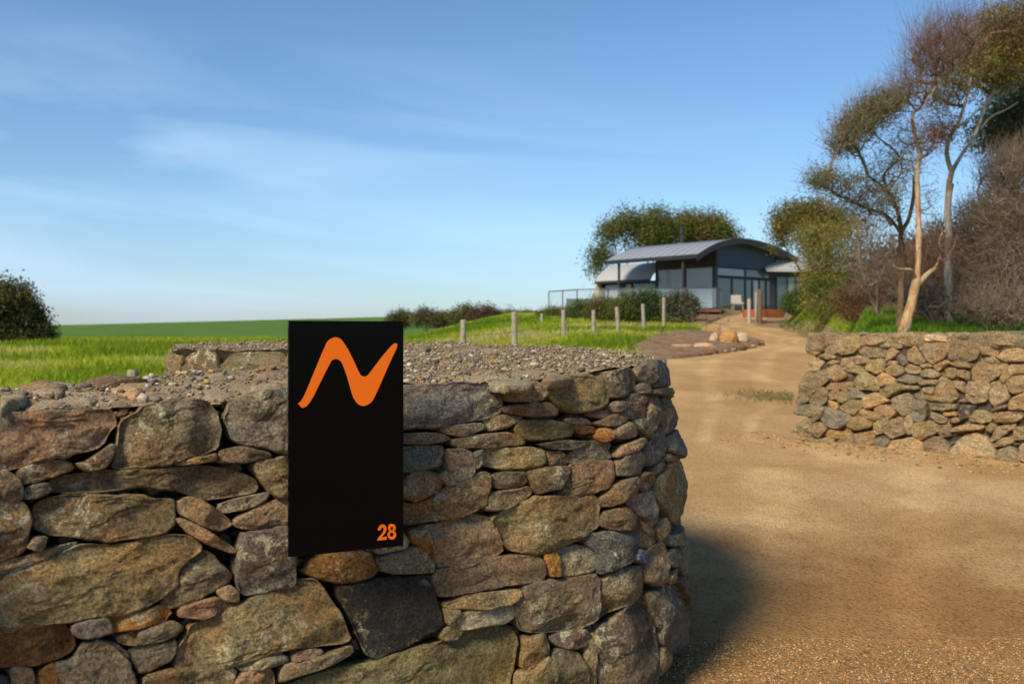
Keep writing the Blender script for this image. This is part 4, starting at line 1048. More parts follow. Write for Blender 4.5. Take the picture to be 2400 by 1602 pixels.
# ------------------------------------------------------------------ trees and bushes
GAP = -.16
def blob_points(blobs, rg):
    """blobs: (px, py, rx, ry, D, rd, n): ellipsoids given by where they show; returns world points biased to the outside"""
    out = []
    for px, py, rx, ry, D, rd, n in blobs:
        v = rg.normal(size=(n, 3)); v /= np.linalg.norm(v, axis=1)[:, None]; v *= (rg.random(n) ** .42)[:, None] * rg.uniform(.9, 1.18, (n, 1))
        c = W(px, py, D); q = c + v * np.array([rx * D / F, rd, ry * D / F]); k = 2.6 / (ry * D / F + .05)
        q = q[fbm(q * k, int(px) % 97, 3) > GAP]; out.append(q)
    return np.vstack(out)
def grow(trunks, tips, rg, r_tip=.004, pipe=.42, seg=3, wig=.12, k=3, rmax=.035):
    """trunks: [(points, radii)]; every tip is joined to the nearest wood already grown. Returns mesh arrays"""
    nodes = []; par = []; tubes = MB()
    tr_nodes = []
    for pts, rad in trunks:
        P = np.array(cat([tuple(q) for q in pts], 6)); rr = np.interp(np.linspace(0, 1, len(P)), np.linspace(0, 1, len(rad)), rad)
        P = P + np.stack([fbm(P * 2.1, 3, 2), fbm(P * 2.1, 9, 2), P[:, 0] * 0], 1) * rr[:, None] * .5
        tubes.tube(P, rr * (1 + .12 * fbm(P * 5, 4, 2)), 10); tr_nodes.append((P, rr))
    NP = np.vstack([p[len(p) // 4:] for p, _ in tr_nodes]); NR = np.hstack([r[len(r) // 4:] for _, r in tr_nodes])
    nT = len(NP); parent = [-1] * nT
    d0 = np.min(((tips[:, None, :] - NP[None]) ** 2).sum(2), axis=1)
    # main limbs first (every 14th tip), then the fine ones; shallow branching keeps them straight
    big = np.zeros(len(tips), bool); big[::14] = True
    order = list(np.where(big)[0][np.argsort(d0[big])]) + list(np.where(~big)[0][np.argsort(d0[~big])])
    mx = nT + len(tips) * (seg + 3); buf = np.zeros((mx, 3)); buf[:nT] = NP; gen = np.zeros(mx); cnt = nT; chains = []
    for q_, i in enumerate(order):
        isb = big[i]; sg_ = seg + 3 if isb else seg
        t_ = tips[i]; B = buf[:cnt]; d = t_ - B; dist = np.sqrt((d ** 2).sum(1)); dist = dist * (1 + .22 * gen[:cnt]) + np.maximum(dist * .30 - d[:, 2], 0) * .8
        j = int(np.argmin(dist)); a = B[j].copy(); L = np.linalg.norm(t_ - a); ch = [j]; g0 = gen[j] + 1
        bw = rg.normal(size=3) * wig * L
        for q in range(1, sg_ + 1):
            f = q / sg_; p = a + (t_ - a) * f + bw * math.sin(math.pi * f) + rg.normal(size=3) * wig * .22 * L * (f < 1) + np.array([0, 0, -.06 * L * math.sin(math.pi * f)])
            buf[cnt] = p; gen[cnt] = g0; parent.append(ch[-1]); ch.append(cnt); cnt += 1
        chains.append(ch)
    load = np.zeros(cnt); load[nT:] = .25
    for i in range(cnt - 1, nT - 1, -1):
        if parent[i] >= 0: load[parent[i]] += load[i]
    Fl = []; Vl = []; n0 = tubes.n; ang = np.arange(k) * 2 * np.pi / k
    for ch in chains:
        P = buf[ch]; r = np.minimum(r_tip * np.maximum(load[ch], .25) ** pipe * 1.9, rmax); r[0] = min(r[0], r[1] * 1.15); r[-1] *= .6
        T = np.gradient(P, axis=0); T /= np.linalg.norm(T, axis=1)[:, None] + 1e-9; ref = np.array([.3, .9, .2]); u = np.cross(T, ref); u /= np.linalg.norm(u, axis=1)[:, None] + 1e-9; w = np.cross(T, u)
        V = P[:, None, :] + r[:, None, None] * (np.cos(ang)[None, :, None] * u[:, None, :] + np.sin(ang)[None, :, None] * w[:, None, :])
        Vl.append(V.reshape(-1, 3)); m = len(ch)
        i = np.arange(m - 1)[:, None] * k; j = np.arange(k)[None]; q = np.stack([i + j, i + (j + 1) % k, i + k + (j + 1) % k, i + k + j], -1).reshape(-1, 4); Fl.append(q + n0); n0 += m * k
    return tubes, (np.vstack(Vl) if Vl else None), (np.vstack(Fl) if Fl else None)
def wood_obj(name, tubes, mat, parent):
    return mesh_obj(name, np.vstack(tubes.V), tubes.F, mat, parent)
def leaf_mesh(name, P, size, cols, mat, parent, rg, aspect=.35, droop=.5, n_per=1, spread=.05, jit=.25):
    """P tips; n_per leaves around each"""
    N = len(P) * n_per; C_ = np.repeat(P, n_per, axis=0) + rg.normal(size=(N, 3)) * spread
    d = rg.normal(size=(N, 3)); d[:, 2] -= droop; d /= np.linalg.norm(d, axis=1)[:, None]
    s = np.cross(d, rg.normal(size=(N, 3))); s /= np.linalg.norm(s, axis=1)[:, None] + 1e-9
    L = size * rg.uniform(.55, 1.3, (N, 1)); w = L * aspect
    V = np.stack([C_, C_ + d * L * .5 + s * w * .5, C_ + d * L, C_ + d * L * .5 - s * w * .5], 1)
    Fc = (np.arange(N)[:, None] * 4 + np.array([[0, 1, 2, 3]]))
    cols = np.array(cols); ci = np.clip(((fbm(C_ * 1.1, 71, 2) * 1.1 + .5 + rg.uniform(-.3, .3, N)) * len(cols)).astype(int), 0, len(cols) - 1)
    c = cols[ci] * rg.uniform(1 - jit, 1 + jit, (N, 1))
    return mesh_obj(name, V.reshape(-1, 3), Fc, mat, parent, np.repeat(c, 4, axis=0), smooth=False)
def c3(pts): # crop 3 pixel -> photo pixel
    return [(1800 + x / 3.915, 400 + y / 3.915) for x, y in pts]
def c2(pts): return [(1800 + x / 3.137, y / 3.137) for x, y in pts]
def tr(pix, D, px_w, dD=0.0):
    n = len(pix); P = [W(x, y, D + dD * i / max(n - 1, 1)) for i, (x, y) in enumerate(pix)]
    return (P, [w * .5 * D / F for w in px_w])
OLIVE = [(0.093, 0.102, 0.020), (0.145, 0.136, 0.025), (0.204, 0.178, 0.034), (0.264, 0.204, 0.051), (0.170, 0.111, 0.034)]
GREEN = [(0.048, 0.088, 0.019), (0.080, 0.136, 0.022), (0.136, 0.192, 0.032), (0.192, 0.224, 0.048)]
DARKG = [(0.037, 0.068, 0.031), (0.060, 0.093, 0.034), (0.093, 0.119, 0.043), (0.128, 0.136, 0.051)]
REDB = [(0.136, 0.072, 0.032), (0.192, 0.096, 0.035), (0.240, 0.128, 0.045), (0.160, 0.120, 0.032), (0.112, 0.096, 0.032)]
GREYB = [(0.195, 0.143, 0.105), (0.255, 0.195, 0.150), (0.150, 0.105, 0.075), (0.300, 0.232, 0.180), (0.135, 0.105, 0.068)]
YEL = [(0.160, 0.160, 0.024), (0.240, 0.224, 0.032), (0.320, 0.272, 0.048), (0.256, 0.184, 0.032), (0.120, 0.128, 0.024)]
def tree(name, base, label, cat_, trunks, blobs, bark, leaves, seed, r_tip=.004, lsize=.06, n_per=6, spread=.09, twigpart='branches', bark2=None, aspect=.35, group=None, wig=.09, keep=1.0, droop=.5, fuzz=0, flen=.2):
    rg = np.random.default_rng(seed); root = thing(name, tuple(map(float, base)), label, cat_, group)
    tips = blob_points(blobs, rg); tubes, V, Fc = grow(trunks, tips, rg, r_tip, wig=wig)
    if tubes.V: wood_obj('trunk', tubes, bark, root)
    if V is not None: mesh_obj(twigpart, V, Fc - tubes.n, bark2 or bark, root)
    if leaves:
        t2 = tips if keep >= 1 else tips[rg.random(len(tips)) < keep]
        leaf_mesh('crown', t2, lsize, leaves, LEAF, root, rg, aspect, droop, n_per, spread)
    if fuzz:
        n = len(tips) * fuzz; a = np.repeat(tips, fuzz, axis=0) + rg.normal(size=(n, 3)) * flen * .35; cen = tips.mean(0); d = (a - cen); d /= np.linalg.norm(d, axis=1)[:, None] + 1e-9
        d = d * .8 + rg.normal(size=(n, 3)) * .55 + np.array([0, 0, .55]); d /= np.linalg.norm(d, axis=1)[:, None]; s = np.cross(d, rg.normal(size=(n, 3))); s /= np.linalg.norm(s, axis=1)[:, None] + 1e-9
        L = flen * rg.uniform(.5, 1.4, (n, 1)); wd = r_tip * 1.15
        V = np.stack([a - s * wd, a + s * wd, a + d * L + s * wd * .4, a + d * L - s * wd * .4], 1); mesh_obj('twigs', V.reshape(-1, 3), np.arange(n * 4).reshape(-1, 4), bark2 or bark, root, None, smooth=False)
    return root, tips
# lit leaning eucalypt
A = tr(c3([(1222, 1500), (1268, 1390), (1310, 1250), (1338, 1110), (1368, 1000)]), 14.5, [34, 26, 23, 22, 21, 19])
B = tr(c3([(1368, 1010), (1385, 870), (1383, 600), (1376, 400), (1372, 200), (1366, 0)]) + c2([(1115, 1120), (1085, 1000), (1068, 850), (1120, 780), (1195, 700), (1260, 560)]), 14.5, [15, 13, 14, 12, 12, 11, 10, 8, 6, 4, 3], .9)
Cc = tr(c3([(1375, 1040), (1430, 985), (1490, 930), (1550, 880), (1570, 810)]), 14.5, [17, 14, 12, 10, 6], .3)
Ca = tr(c3([(1572, 815), (1592, 740), (1572, 660), (1600, 560)]), 14.8, [7, 5, 3, 2], .1)
Cb = tr(c3([(1556, 855), (1630, 800), (1690, 725), (1720, 640)]), 14.8, [7, 5, 3, 2], .2)
Dd = tr(c3([(1358, 985), (1335, 930), (1300, 905), (1200, 900), (1150, 865)]), 14.5, [8, 6, 6, 5, 3], -.3)
tree('gum_tree', on_ground(2105, 800, d0=11), 'leaning gum tree with sunlit orange-tan trunk right behind the gate wall', 'tree',
     [A, B, Cc, Ca, Cb, Dd], [(*c2([(1160, 400)])[0], 28, 62, 15.5, .9, 620), (*c2([(1300, 330)])[0], 48, 70, 15.6, 1.0, 800), (*c2([(1060, 650)])[0], 40, 30, 15.0, .8, 300), (*c2([(1050, 1000)])[0], 62, 60, 15.0, .8, 230), (*c2([(1180, 1010)])[0], 42, 30, 15.2, .6, 160), (*c3([(1570, 720)])[0], 36, 36, 14.8, .5, 260), (*c3([(1450, 250)])[0], 30, 70, 15.0, .5, 90)],
     BARK_TAN, REDB, 101, .0019, .03, 2, .05, bark2=TWIG_RED, aspect=.3, keep=.55, fuzz=2, flen=.34)
# dark straight one beside it
A = tr(c3([(1190, 1500), (1212, 1250), (1237, 1000), (1232, 800), (1222, 600), (1298, 440), (1330, 250), (1342, 40)]), 15.6, [18, 16, 15, 14, 12, 9, 8, 6], .3)
B = tr(c3([(1225, 590), (1200, 400), (1105, 210), (1010, 110), (930, 60)]), 15.8, [10, 8, 7, 6, 4], -.6)
Cc = tr(c3([(1215, 560), (1100, 420), (900, 340), (720, 260), (610, 200), (520, 150)]), 15.7, [8, 7, 6, 5, 4, 3], -.8)
D2 = tr(c3([(1240, 560), (1180, 330), (1060, 60)]) + c2([(960, 1150), (800, 1000), (740, 880)]), 15.9, [8, 7, 6, 5, 3, 2], -.3)
tree('gum_tree', on_ground(2104, 800, d0=12), 'dark slender gum tree with wispy green crown, behind the sunlit leaning trunk', 'tree',
     [A, B, Cc, D2], [(*c2([(800, 810)])[0], 46, 34, 15.3, .8, 480), (*c2([(620, 980)])[0], 40, 46, 15.0, .7, 420), (*c2([(700, 860)])[0], 40, 40, 15.2, .8, 260), (*c2([(390, 1310)])[0], 32, 22, 14.9, .4, 190), (*c2([(520, 1060)])[0], 18, 24, 14.9, .4, 90), (*c2([(900, 1250)])[0], 60, 60, 15.4, .9, 240),
                      (*c2([(700, 1420)])[0], 70, 44, 15.4, .9, 300), (*c2([(560, 1330)])[0], 40, 26, 15.1, .6, 120), (*c3([(1000, 300)])[0], 60, 60, 15.5, .8, 180), (*c2([(920, 720)])[0], 30, 26, 15.3, .5, 170)],
     BARK_DARK, DARKG + OLIVE[:2], 102, .0021, .06, 9, .08, aspect=.22, keep=.8, fuzz=2, flen=.24, bark2=TWIG_GREY)
# pale tall one on the right
A = tr([(2222, 780), (2224, 700)] + c3([(1650, 900), (1652, 600), (1655, 330), (1672, 120)]) + c2([(1330, 1460), (1328, 1350), (1350, 1260)]), 17.2, [22, 20, 17, 16, 15, 15, 14, 13, 12])
B = tr(c2([(1350, 1270), (1315, 1120), (1345, 1000), (1400, 900), (1450, 760), (1490, 600), (1500, 480)]), 17.2, [11, 10, 9, 8, 7, 6, 3], -.4)
Cc = tr(c2([(1355, 1255), (1430, 1130), (1515, 1000), (1565, 880), (1625, 720), (1700, 640), (1760, 560)]), 17.2, [10, 9, 8, 7, 6, 5, 3], .5)
D2 = tr(c2([(1400, 930), (1490, 860), (1560, 790), (1640, 690)]), 17.0, [6, 5, 4, 3], .4)
E2 = tr(c2([(1560, 950), (1640, 860), (1760, 800), (1840, 750)]), 17.5, [6, 5, 4, 3], .2)
tree('gum_tree', on_ground(2222, 792, d0=13), 'tall pale-barked gum tree with forked limbs and brown-olive crown, furthest right', 'tree',
     [A, B, Cc, D2, E2], [(*c2([(1610, 230)])[0], 50, 50, 17.4, 1.2, 620), (*c2([(1740, 120)])[0], 34, 34, 17.6, 1.0, 330), (*c2([(1560, 400)])[0], 46, 44, 17.4, 1.2, 430), (*c2([(1780, 360)])[0], 52, 60, 17.6, 1.4, 1150), (*c2([(1900, 280)])[0], 60, 70, 17.8, 1.4, 900), (*c2([(1420, 500)])[0], 46, 50, 17.2, 1.0, 360), (*c2([(1300, 700)])[0], 38, 34, 17.0, .8, 260), (*c2([(1260, 960)])[0], 26, 22, 17.0, .6, 190), (*c2([(1700, 560)])[0], 60, 26, 17.5, 1.0, 420)],
     BARK_PALE, [tuple(1.35 * q for q in k_) for k_ in OLIVE[:4]] + [(.13, .075, .02), (.10, .055, .018)], 103, .0022, .055, 9, .12, bark2=TWIG_RED, aspect=.32, fuzz=1, flen=.25)  # olive leaf colours brightened to stand for sun on this crown
# dense shaded crown behind it, reaching out of the picture
A = tr([(2372, 780), (2375, 600), (2380, 420), (2390, 260)], 19.5, [26, 24, 18, 10])
tree('gum_tree', on_ground(2372, 792, d0=15), 'dark thick-crowned gum tree at the right edge of the picture behind the grey shrub', 'tree',
     [A], [(*c2([(1800, 900)])[0], 70, 62, 19.6, 1.6, 900), (2430, 190, 60, 120, 19.6, 1.8, 900), (2460, 330, 80, 90, 19.6, 1.8, 500)], BARK_DARK, DARKG + [(.11, .11, .03), (.15, .13, .03)], 104, .004, .085, 11, .13, aspect=.4)
# shrubs: many stems from one foot
def shrub(name, base_px, D, label, blobs, leaves, seed, lsize=.05, n_per=7, spread=.07, stems=5, bark=None, r_tip=.0024, cat_='shrub', group=None, aspect=.4, keep=1.0, wig=.09, droop=.3, fuzz=0, flen=.2):
    rg = np.random.default_rng(seed); b = W(base_px[0], base_px[1], D); b[2] = H(b[0], b[1]); c0 = np.mean([W(q[0], q[1], q[4]) for q in blobs], axis=0); T = []
    for i in range(stems):
        q = blobs[i % len(blobs)]; e = W(q[0], q[1], q[4]) + rg.normal(size=3) * np.array([q[2], q[2], q[3]]) * q[4] / F * .35
        m1 = b + (e - b) * .35 + rg.normal(size=3) * .06 * np.linalg.norm(e - b) * .5; r0 = .010 * np.linalg.norm(e - b) + .006
        T.append(([b + rg.normal(size=3) * np.array([.06, .06, 0]) - np.array([0, 0, .05]), m1, b + (e - b) * .7 + rg.normal(size=3) * .05 * np.linalg.norm(e - b) * .5, e], [r0 * 1.5, r0, r0 * .7, r0 * .35]))
    return tree(name, b, label, cat_, T, blobs, bark or TWIG_GREY, leaves, seed, r_tip, lsize, n_per, spread, group=group, aspect=aspect, keep=keep, wig=wig, droop=droop, fuzz=fuzz, flen=flen)
shrub('wattle_shrub', (1935, 800), 36, 'tall yellow-green wattle shrub beside the house end of the drive', [(1950, 745, 44, 20, 35.3, .8, 260), (1930, 715, 60, 22, 35.4, .8, 300), (1925, 590, 62, 70, 36, 1.2, 800), (1975, 560, 50, 60, 36.2, 1.2, 500), (1960, 680, 66, 48, 35.7, 1.2, 600), (1895, 560, 34, 44, 36.3, 1.0, 300), (1905, 660, 34, 44, 35.8, .9, 300), (2005, 640, 40, 66, 36.2, 1.0, 350)], YEL + GREEN[1:3], 201, .085, 12, .16, 8)
shrub('small_tree', (1935, 720), 40, 'olive-crowned small tree rising behind the yellow-green wattle and the house roof', [(1855, 510, 46, 34, 40, 1.8, 420), (1905, 500, 52, 30, 40, 1.8, 420), (1830, 545, 20, 40, 40, 1.0, 170), (1960, 520, 50, 30, 40.5, 1.8, 380)], OLIVE + GREEN[:2], 202, .12, 12, .2, 5, bark=BARK_DARK, r_tip=.008, cat_='tree')
shrub('red_shrub', (2010, 790), 24, 'low reddish-brown shrub on the green bank left of the gum trunks', [(1975, 705, 26, 34, 24, .5, 380), (2030, 695, 46, 38, 24.2, .6, 620), (2000, 735, 40, 18, 23.8, .5, 260)], REDB + OLIVE[:2], 203, .05, 9, .07, 6, bark=TWIG_RED, fuzz=1, flen=.12)
shrub('round_bush', (1868, 740), 46, 'rounded dark green bush beside the far end of the drive', [(1868, 704, 34, 27, 46, .7, 620), (1850, 715, 20, 18, 45.8, .5, 240), (1890, 718, 18, 18, 45.8, .5, 200), (1868, 722, 26, 10, 45.8, .5, 160)], GREEN[:3] + DARKG[1:2], 204, .09, 14, .1, 5)
shrub('twiggy_shrub', (2060, 770), 20.5, 'leafless brown twiggy shrub seen between wattle and gum trunks', [(2060, 590, 50, 50, 20.5, .9, 520), (2040, 640, 44, 34, 20.3, .8, 300), (2090, 660, 40, 44, 20.5, .8, 300), (2030, 540, 30, 30, 20.5, .6, 160)], GREYB + REDB[:2], 205, .03, 3, .06, 6, keep=.6, fuzz=2, flen=.28)
shrub('twiggy_shrub', (2200, 780), 19, 'brown twiggy shrub filling the gap between the leaning and the pale gum trunks', [(2195, 575, 46, 46, 18.8, .9, 620), (2150, 640, 50, 40, 19, .9, 380), (2235, 640, 50, 50, 19, .9, 420), (2160, 700, 50, 34, 18.6, .7, 320)], REDB + GREYB[:3], 206, .032, 5, .06, 6, bark=TWIG_RED, keep=.8, fuzz=2, flen=.28)
shrub('twiggy_shrub', (2280, 785), 18.2, 'green-flecked tall shrub standing right of the pale gum trunk', [(2270, 520, 36, 46, 18.2, .8, 330), (2290, 580, 46, 44, 18.2, .8, 420), (2285, 490, 24, 24, 18.2, .5, 120), (2270, 650, 40, 44, 18.0, .8, 300)], OLIVE + GREEN[1:3], 207, .045, 6, .08, 6, keep=.9, fuzz=1, flen=.25)
shrub('dead_shrub', (2370, 790), 16.4, 'large grey-brown dry shrub with a dense rounded top at the right edge', [(2365, 400, 52, 50, 16.4, .8, 1300), (2350, 500, 62, 70, 16.4, .9, 1300), (2350, 620, 62, 66, 16.2, .9, 900), (2400, 560, 60, 90, 16.6, .9, 700), (2330, 700, 44, 36, 16.0, .7, 400)], GREYB + OLIVE[:2], 208, .034, 4, .07, 9, keep=.5, r_tip=.0022, wig=.08, fuzz=2, flen=.3)
shrub('grey_bush', (2330, 800), 15.2, 'grey-green low bush behind the right end of the gate wall', [(2350, 735, 50, 34, 15.0, .6, 620), (2300, 715, 40, 34, 15.4, .6, 380), (2390, 700, 30, 40, 15.2, .6, 300)], GREYB[:2] + OLIVE[:3], 209, .03, 6, .05, 8, fuzz=1, flen=.2)
shrub('fallen_branches', (2200, 775), 17, 'tangle of dry grey branches low behind the gum trunks', [(2190, 705, 60, 30, 17.3, .7, 420), (2260, 700, 50, 34, 17.3, .7, 380), (2130, 690, 34, 34, 17.6, .6, 200)], GREYB + REDB[:1], 210, .03, 3, .05, 10, keep=.4, r_tip=.004, wig=.15, fuzz=1, flen=.3)
shrub('hedge_plant', (2330, 760), 26, 'dark thicket deep behind the dry shrub on the right', [(2250, 640, 120, 110, 26, 1.2, 900), (2390, 560, 110, 170, 26, 1.5, 1300), (2110, 690, 90, 50, 27, 1.2, 700), (2150, 610, 90, 60, 27, 1.2, 500), (2060, 640, 60, 60, 27, 1.2, 300)], [(.07, .05, .025), (.10, .065, .03), (.06, .06, .022), (.12, .09, .045)], 211, .12, 10, .2, 6, bark=BARK_DARK, r_tip=.008)
# trees behind the house
shrub('crown_tree', (1480, 735), 74, 'broad olive tree directly behind the left part of the house roof', [(1530, 528, 50, 36, 74, 3.0, 420), (1465, 522, 36, 26, 74, 2.2, 200), (1425, 545, 26, 22, 74, 1.6, 120), (1410, 596, 30, 20, 74, 1.4, 110), (1560, 555, 32, 30, 74, 2, 200), (1400, 620, 16, 24, 74, .8, 60), (1515, 560, 58, 26, 74, 2.5, 240)], [tuple(.8 * q for q in k_) for k_ in GREEN[1:] + OLIVE[:3]], 221, .17, 22, .38, 6, bark=BARK_DARK, r_tip=.018, cat_='tree', aspect=.5)
shrub('crown_tree', (1640, 735), 76, 'olive tree with dome-shaped crown behind the chimney pipe', [(1650, 545, 62, 40, 76, 2.6, 800), (1610, 530, 34, 28, 76, 2, 260), (1700, 560, 28, 26, 76, 2, 200)], [tuple(.8 * q for q in k_) for k_ in OLIVE[:4] + GREEN[1:3]], 222, .17, 24, .40, 5, bark=BARK_DARK, r_tip=.018, cat_='tree', aspect=.5)
# dark tree at the left edge
shrub('dark_conifer', (30, 830), 42, 'dark bushy tree cut off by the left edge of the picture', [(20, 715, 60, 58, 42, 1.3, 1000), (70, 755, 34, 40, 42, .9, 420), (100, 790, 20, 36, 42, .6, 200), (0, 790, 80, 40, 42, 1.2, 500), (60, 800, 50, 26, 42, .9, 300), (-60, 740, 60, 70, 42, 1.3, 400)], [(.03, .045, .012), (.055, .068, .016), (.095, .095, .022), (.15, .13, .035)], 230, .14, 14, .2, 6, bark=BARK_DARK, r_tip=.01, cat_='tree', aspect=.5)
# bushes beyond the paddock
def bush(px, py, rx, ry, D, label, cols, seed, n=420, name='coastal_bush', group='low bushes between the paddock and the sky'):
    sz = max(.09, ry * D / F * .12)
    return shrub(name, (px, py + ry), D, label, [(px, py, rx, ry, D, rx * D / F * .7, n), (px + rx * .55, py + ry * .35, rx * .6, ry * .7, D, rx * D / F * .5, n // 3), (px - rx * .55, py + ry * .35, rx * .6, ry * .7, D, rx * D / F * .5, n // 3)], cols, seed, sz, 14, sz * 1.4, 5, bark=BARK_DARK, r_tip=.01, group=group, aspect=.5)
GD = [(.055, .075, .018), (.09, .11, .025), (.13, .14, .045), (.18, .17, .08)]
bush(940, 745, 32, 19, 62, 'grey-green bush first in the row right above the sign', GD, 301)
bush(1000, 742, 34, 22, 60, 'grey-green bush second in the row right of the sign, darker at its foot', GD, 302)
bush(1040, 748, 26, 18, 61, 'small olive bush between the grey-green and the brown-topped bushes', OLIVE, 303)
bush(1090, 738, 36, 27, 58, 'round green bush left of the brown-topped one', GREEN[:3] + OLIVE[:1], 304)
bush(1135, 738, 36, 26, 56, 'brown-topped round bush in the middle of the row', [(.085, .05, .03), (.12, .07, .04), (.06, .05, .02)], 305)
bush(1185, 745, 40, 22, 57, 'grey-green bush right of the brown-topped one', GD + GREEN[1:2], 306)
bush(1235, 748, 32, 20, 58, 'pale green bush next to the deck corner', GD, 307)
bush(1290, 742, 34, 22, 54, 'green bush under the left corner of the deck', GREEN[:3] + OLIVE[:1], 308)
HG = 'planted shrubs in front of the house terrace'
bush(1360, 728, 40, 24, 50, 'olive shrub at the left end of the planting below the deck', GREEN[:3] + OLIVE[1:3], 311, group=HG)
bush(1415, 724, 44, 30, 48, 'dark green shrub below the stone pier of the house', GREEN[:3] + OLIVE[:2], 312, group=HG)
bush(1478, 716, 42, 36, 47, 'tallest green shrub in the planting below the veranda', GREEN[:3] + OLIVE[:2], 313, n=560, group=HG)
bush(1525, 712, 34, 34, 47, 'deep green shrub beside the grey-leaved one', GREEN[:3], 314, group=HG)
bush(1595, 712, 40, 32, 46, 'grey-leaved rounded shrub at the right end of the planting', [(.07, .08, .045), (.11, .12, .07), (.05, .055, .025), (.15, .15, .10)], 315, n=520, group=HG)

# ------------------------------------------------------------------ grass blades
def blades(name, x, y, h, w, cols, seed, lean=.35):
    rg = np.random.default_rng(seed); n = len(x); a = rg.uniform(0, 2 * np.pi, n); hh = h * rg.uniform(.5, 1.3, n); z = H(x, y) - .01
    b = np.stack([x, y, z], 1); s = np.stack([np.cos(a), np.sin(a), a * 0], 1) * (w * .5) [:, None] if not np.isscalar(w) else np.stack([np.cos(a), np.sin(a), a * 0], 1) * w * .5
    l = rg.normal(size=(n, 2)) * lean * hh[:, None]; t_ = b + np.column_stack([l, hh]); m_ = b + np.column_stack([l * .35, hh * .55])
    V = np.stack([b - s, b + s, m_ + s * .7, t_, m_ - s * .7], 1).reshape(-1, 3); i = np.arange(n) * 5
    Fc = np.concatenate([np.stack([i, i + 1, i + 2], 1), np.stack([i, i + 2, i + 4], 1), np.stack([i + 4, i + 2, i + 3], 1)])
    cols = np.array(cols); q = fbm(np.stack([x * .25, y * .25, x * 0], -1), 61, 3) * 1.3 + .5 + rg.uniform(-.25, .25, n); c = cols[np.clip((q * len(cols)).astype(int), 0, len(cols) - 1)] * rg.uniform(.75, 1.2, (n, 1))
    o = mesh_obj(name, V, Fc, BLADE, None, np.repeat(c, 5, axis=0), smooth=False); o['kind'] = 'stuff'; return o
rg = np.random.default_rng(77)
n = 170000; D = 5 * (50 / 5) ** (rg.random(n) ** .75); u = rg.uniform(-.8, .12, n); k = (u < .03) | (D > 20); D, u = D[k], u[k]; x = u * D; y = D
G1 = [(.18, .26, .010), (.23, .33, .012), (.30, .39, .014), (.39, .44, .02), (.50, .47, .06), (.54, .50, .18)]
hh = .16 + .16 * np.clip(fbm(np.stack([x * .3, y * .3, x * 0], -1), 62, 3) + .5, 0, 1.4)
blades('meadow_grass', x, y, hh, .006 + .0009 * y, G1, 5)
# grass between the fence and the drive
n = 80000; D = 9 + 43 * rg.random(n) ** .8; px = rg.uniform(900, 1660, n); x = (px - CX) / F * D; y = D
def drive_L(D): return np.interp(D, Ds, ul) * F + CX
lim = np.where(D < 40, np.interp(D, [15, 22, 26, 30, 34, 38, 42], [1480, 1490, 1500, 1500, 1530, 1590, 1640]), 1640)
k = px < lim + rg.normal(size=n) * 12; x, y = x[k], y[k]
blades('paddock_grass', x, y, .14 + .1 * rg.random(len(x)), .006 + .0009 * y, [(.14, .24, .01), (.22, .32, .012), (.33, .40, .014), (.42, .44, .03), (.46, .40, .14)], 6)
# fresh grass bank under the trees
n = 110000; D = 12.6 + 36 * rg.random(n) ** 1.2; u = rg.uniform(.25, .62, n); px = u * F + CX; x = u * D; y = D
py = HY - (H(x, y) - EYE) / D * F
k = (px > (UB(D) + .002) * F + CX + rg.normal(size=n) * 8) & (fbm(np.stack([x * 1.5, y * 1.5, x * 0], -1), 63, 3) > -.30); x, y = x[k], y[k]
blades('bank_grass', x, y, .07 + .09 * np.clip(fbm(np.stack([x * .9, y * .9, x * 0], -1), 64, 3) + .5, 0, 1.3), (.007 + .0005 * y), [(.07, .15, .01), (.11, .22, .012), (.16, .28, .015), (.24, .32, .03), (.28, .24, .09)], 7)
# weeds by the gate wall
c_ = on_ground(1790, 935); n = 2600; x = c_[0] + rg.normal(size=n) * .42 + .25; y = c_[1] + rg.normal(size=n) * .55
k = (x / y < .282) ; blades('roadside_weeds', x[k], y[k], .05 + .04 * rg.random(k.sum()), .012 + 0 * x[k], [(.06, .13, .02), (.10, .17, .03), (.16, .17, .06), (.24, .19, .10)], 8, .7)
# ------------------------------------------------------------------ house
ZF = 2.47   # floor level
hA = np.array([10.25, 55.0]); g_ = np.array([.75, .66]); g_ /= np.linalg.norm(g_); l_ = np.array([-g_[1], g_[0]])
def HP(g, l, z): p = hA + g_ * g + l_ * l; return (p[0], p[1], z)
house = thing('house', HP(4, 3, ZF), 'modern dark house with a curved grey metal roof at the end of the drive', 'house')
ROOFM = plain('grey_metal_roof', (.36, .38, .40), .42, .5, .35, .04, 1.5); ROOFL = plain('pale_metal_roof', (.36, .365, .355), .55, .4, .1, .04, 1.5)
NAVY = plain('navy_cladding', (.035, .055, .095), .55, .35); CHAR = plain('charcoal_cladding', (.035, .035, .042), .6, .3)
FRAME = plain('dark_window_frame', (.02, .022, .025), .4, .4); SOFF = plain('pale_soffit', (.42, .38, .32), .8, .2)
t = NT('window_glass'); GLASS = t.out((.06, .09, .10), .06, None, .9)
t = NT('blind_behind_glass'); p = t.pos(); BLIND = t.out(t.mix(t.noise(p, .6, 2), (.21, .25, .27), (.31, .35, .38)), .12, None, .6)
t = NT('clear_balustrade_glass'); t.b.inputs['Base Color'].default_value = (.30, .42, .48, 1); t.b.inputs['Roughness'].default_value = .05; t.b.inputs['Alpha'].default_value = .18; t.b.inputs['Specular IOR Level'].default_value = .15; BALG = t.m
TIMB = plain('red_brown_timber', (.16, .075, .045), .8, .2, 0, .3, 3); BRICK = plain('sandstone_pier', (.40, .29, .17), .9, .1, 0, .35, 4)
CORT = plain('rusted_steel', (.30, .085, .03), .75, .2, 0, .3, 4); DECK = plain('grey_decking', (.22, .20, .18), .8, .2)
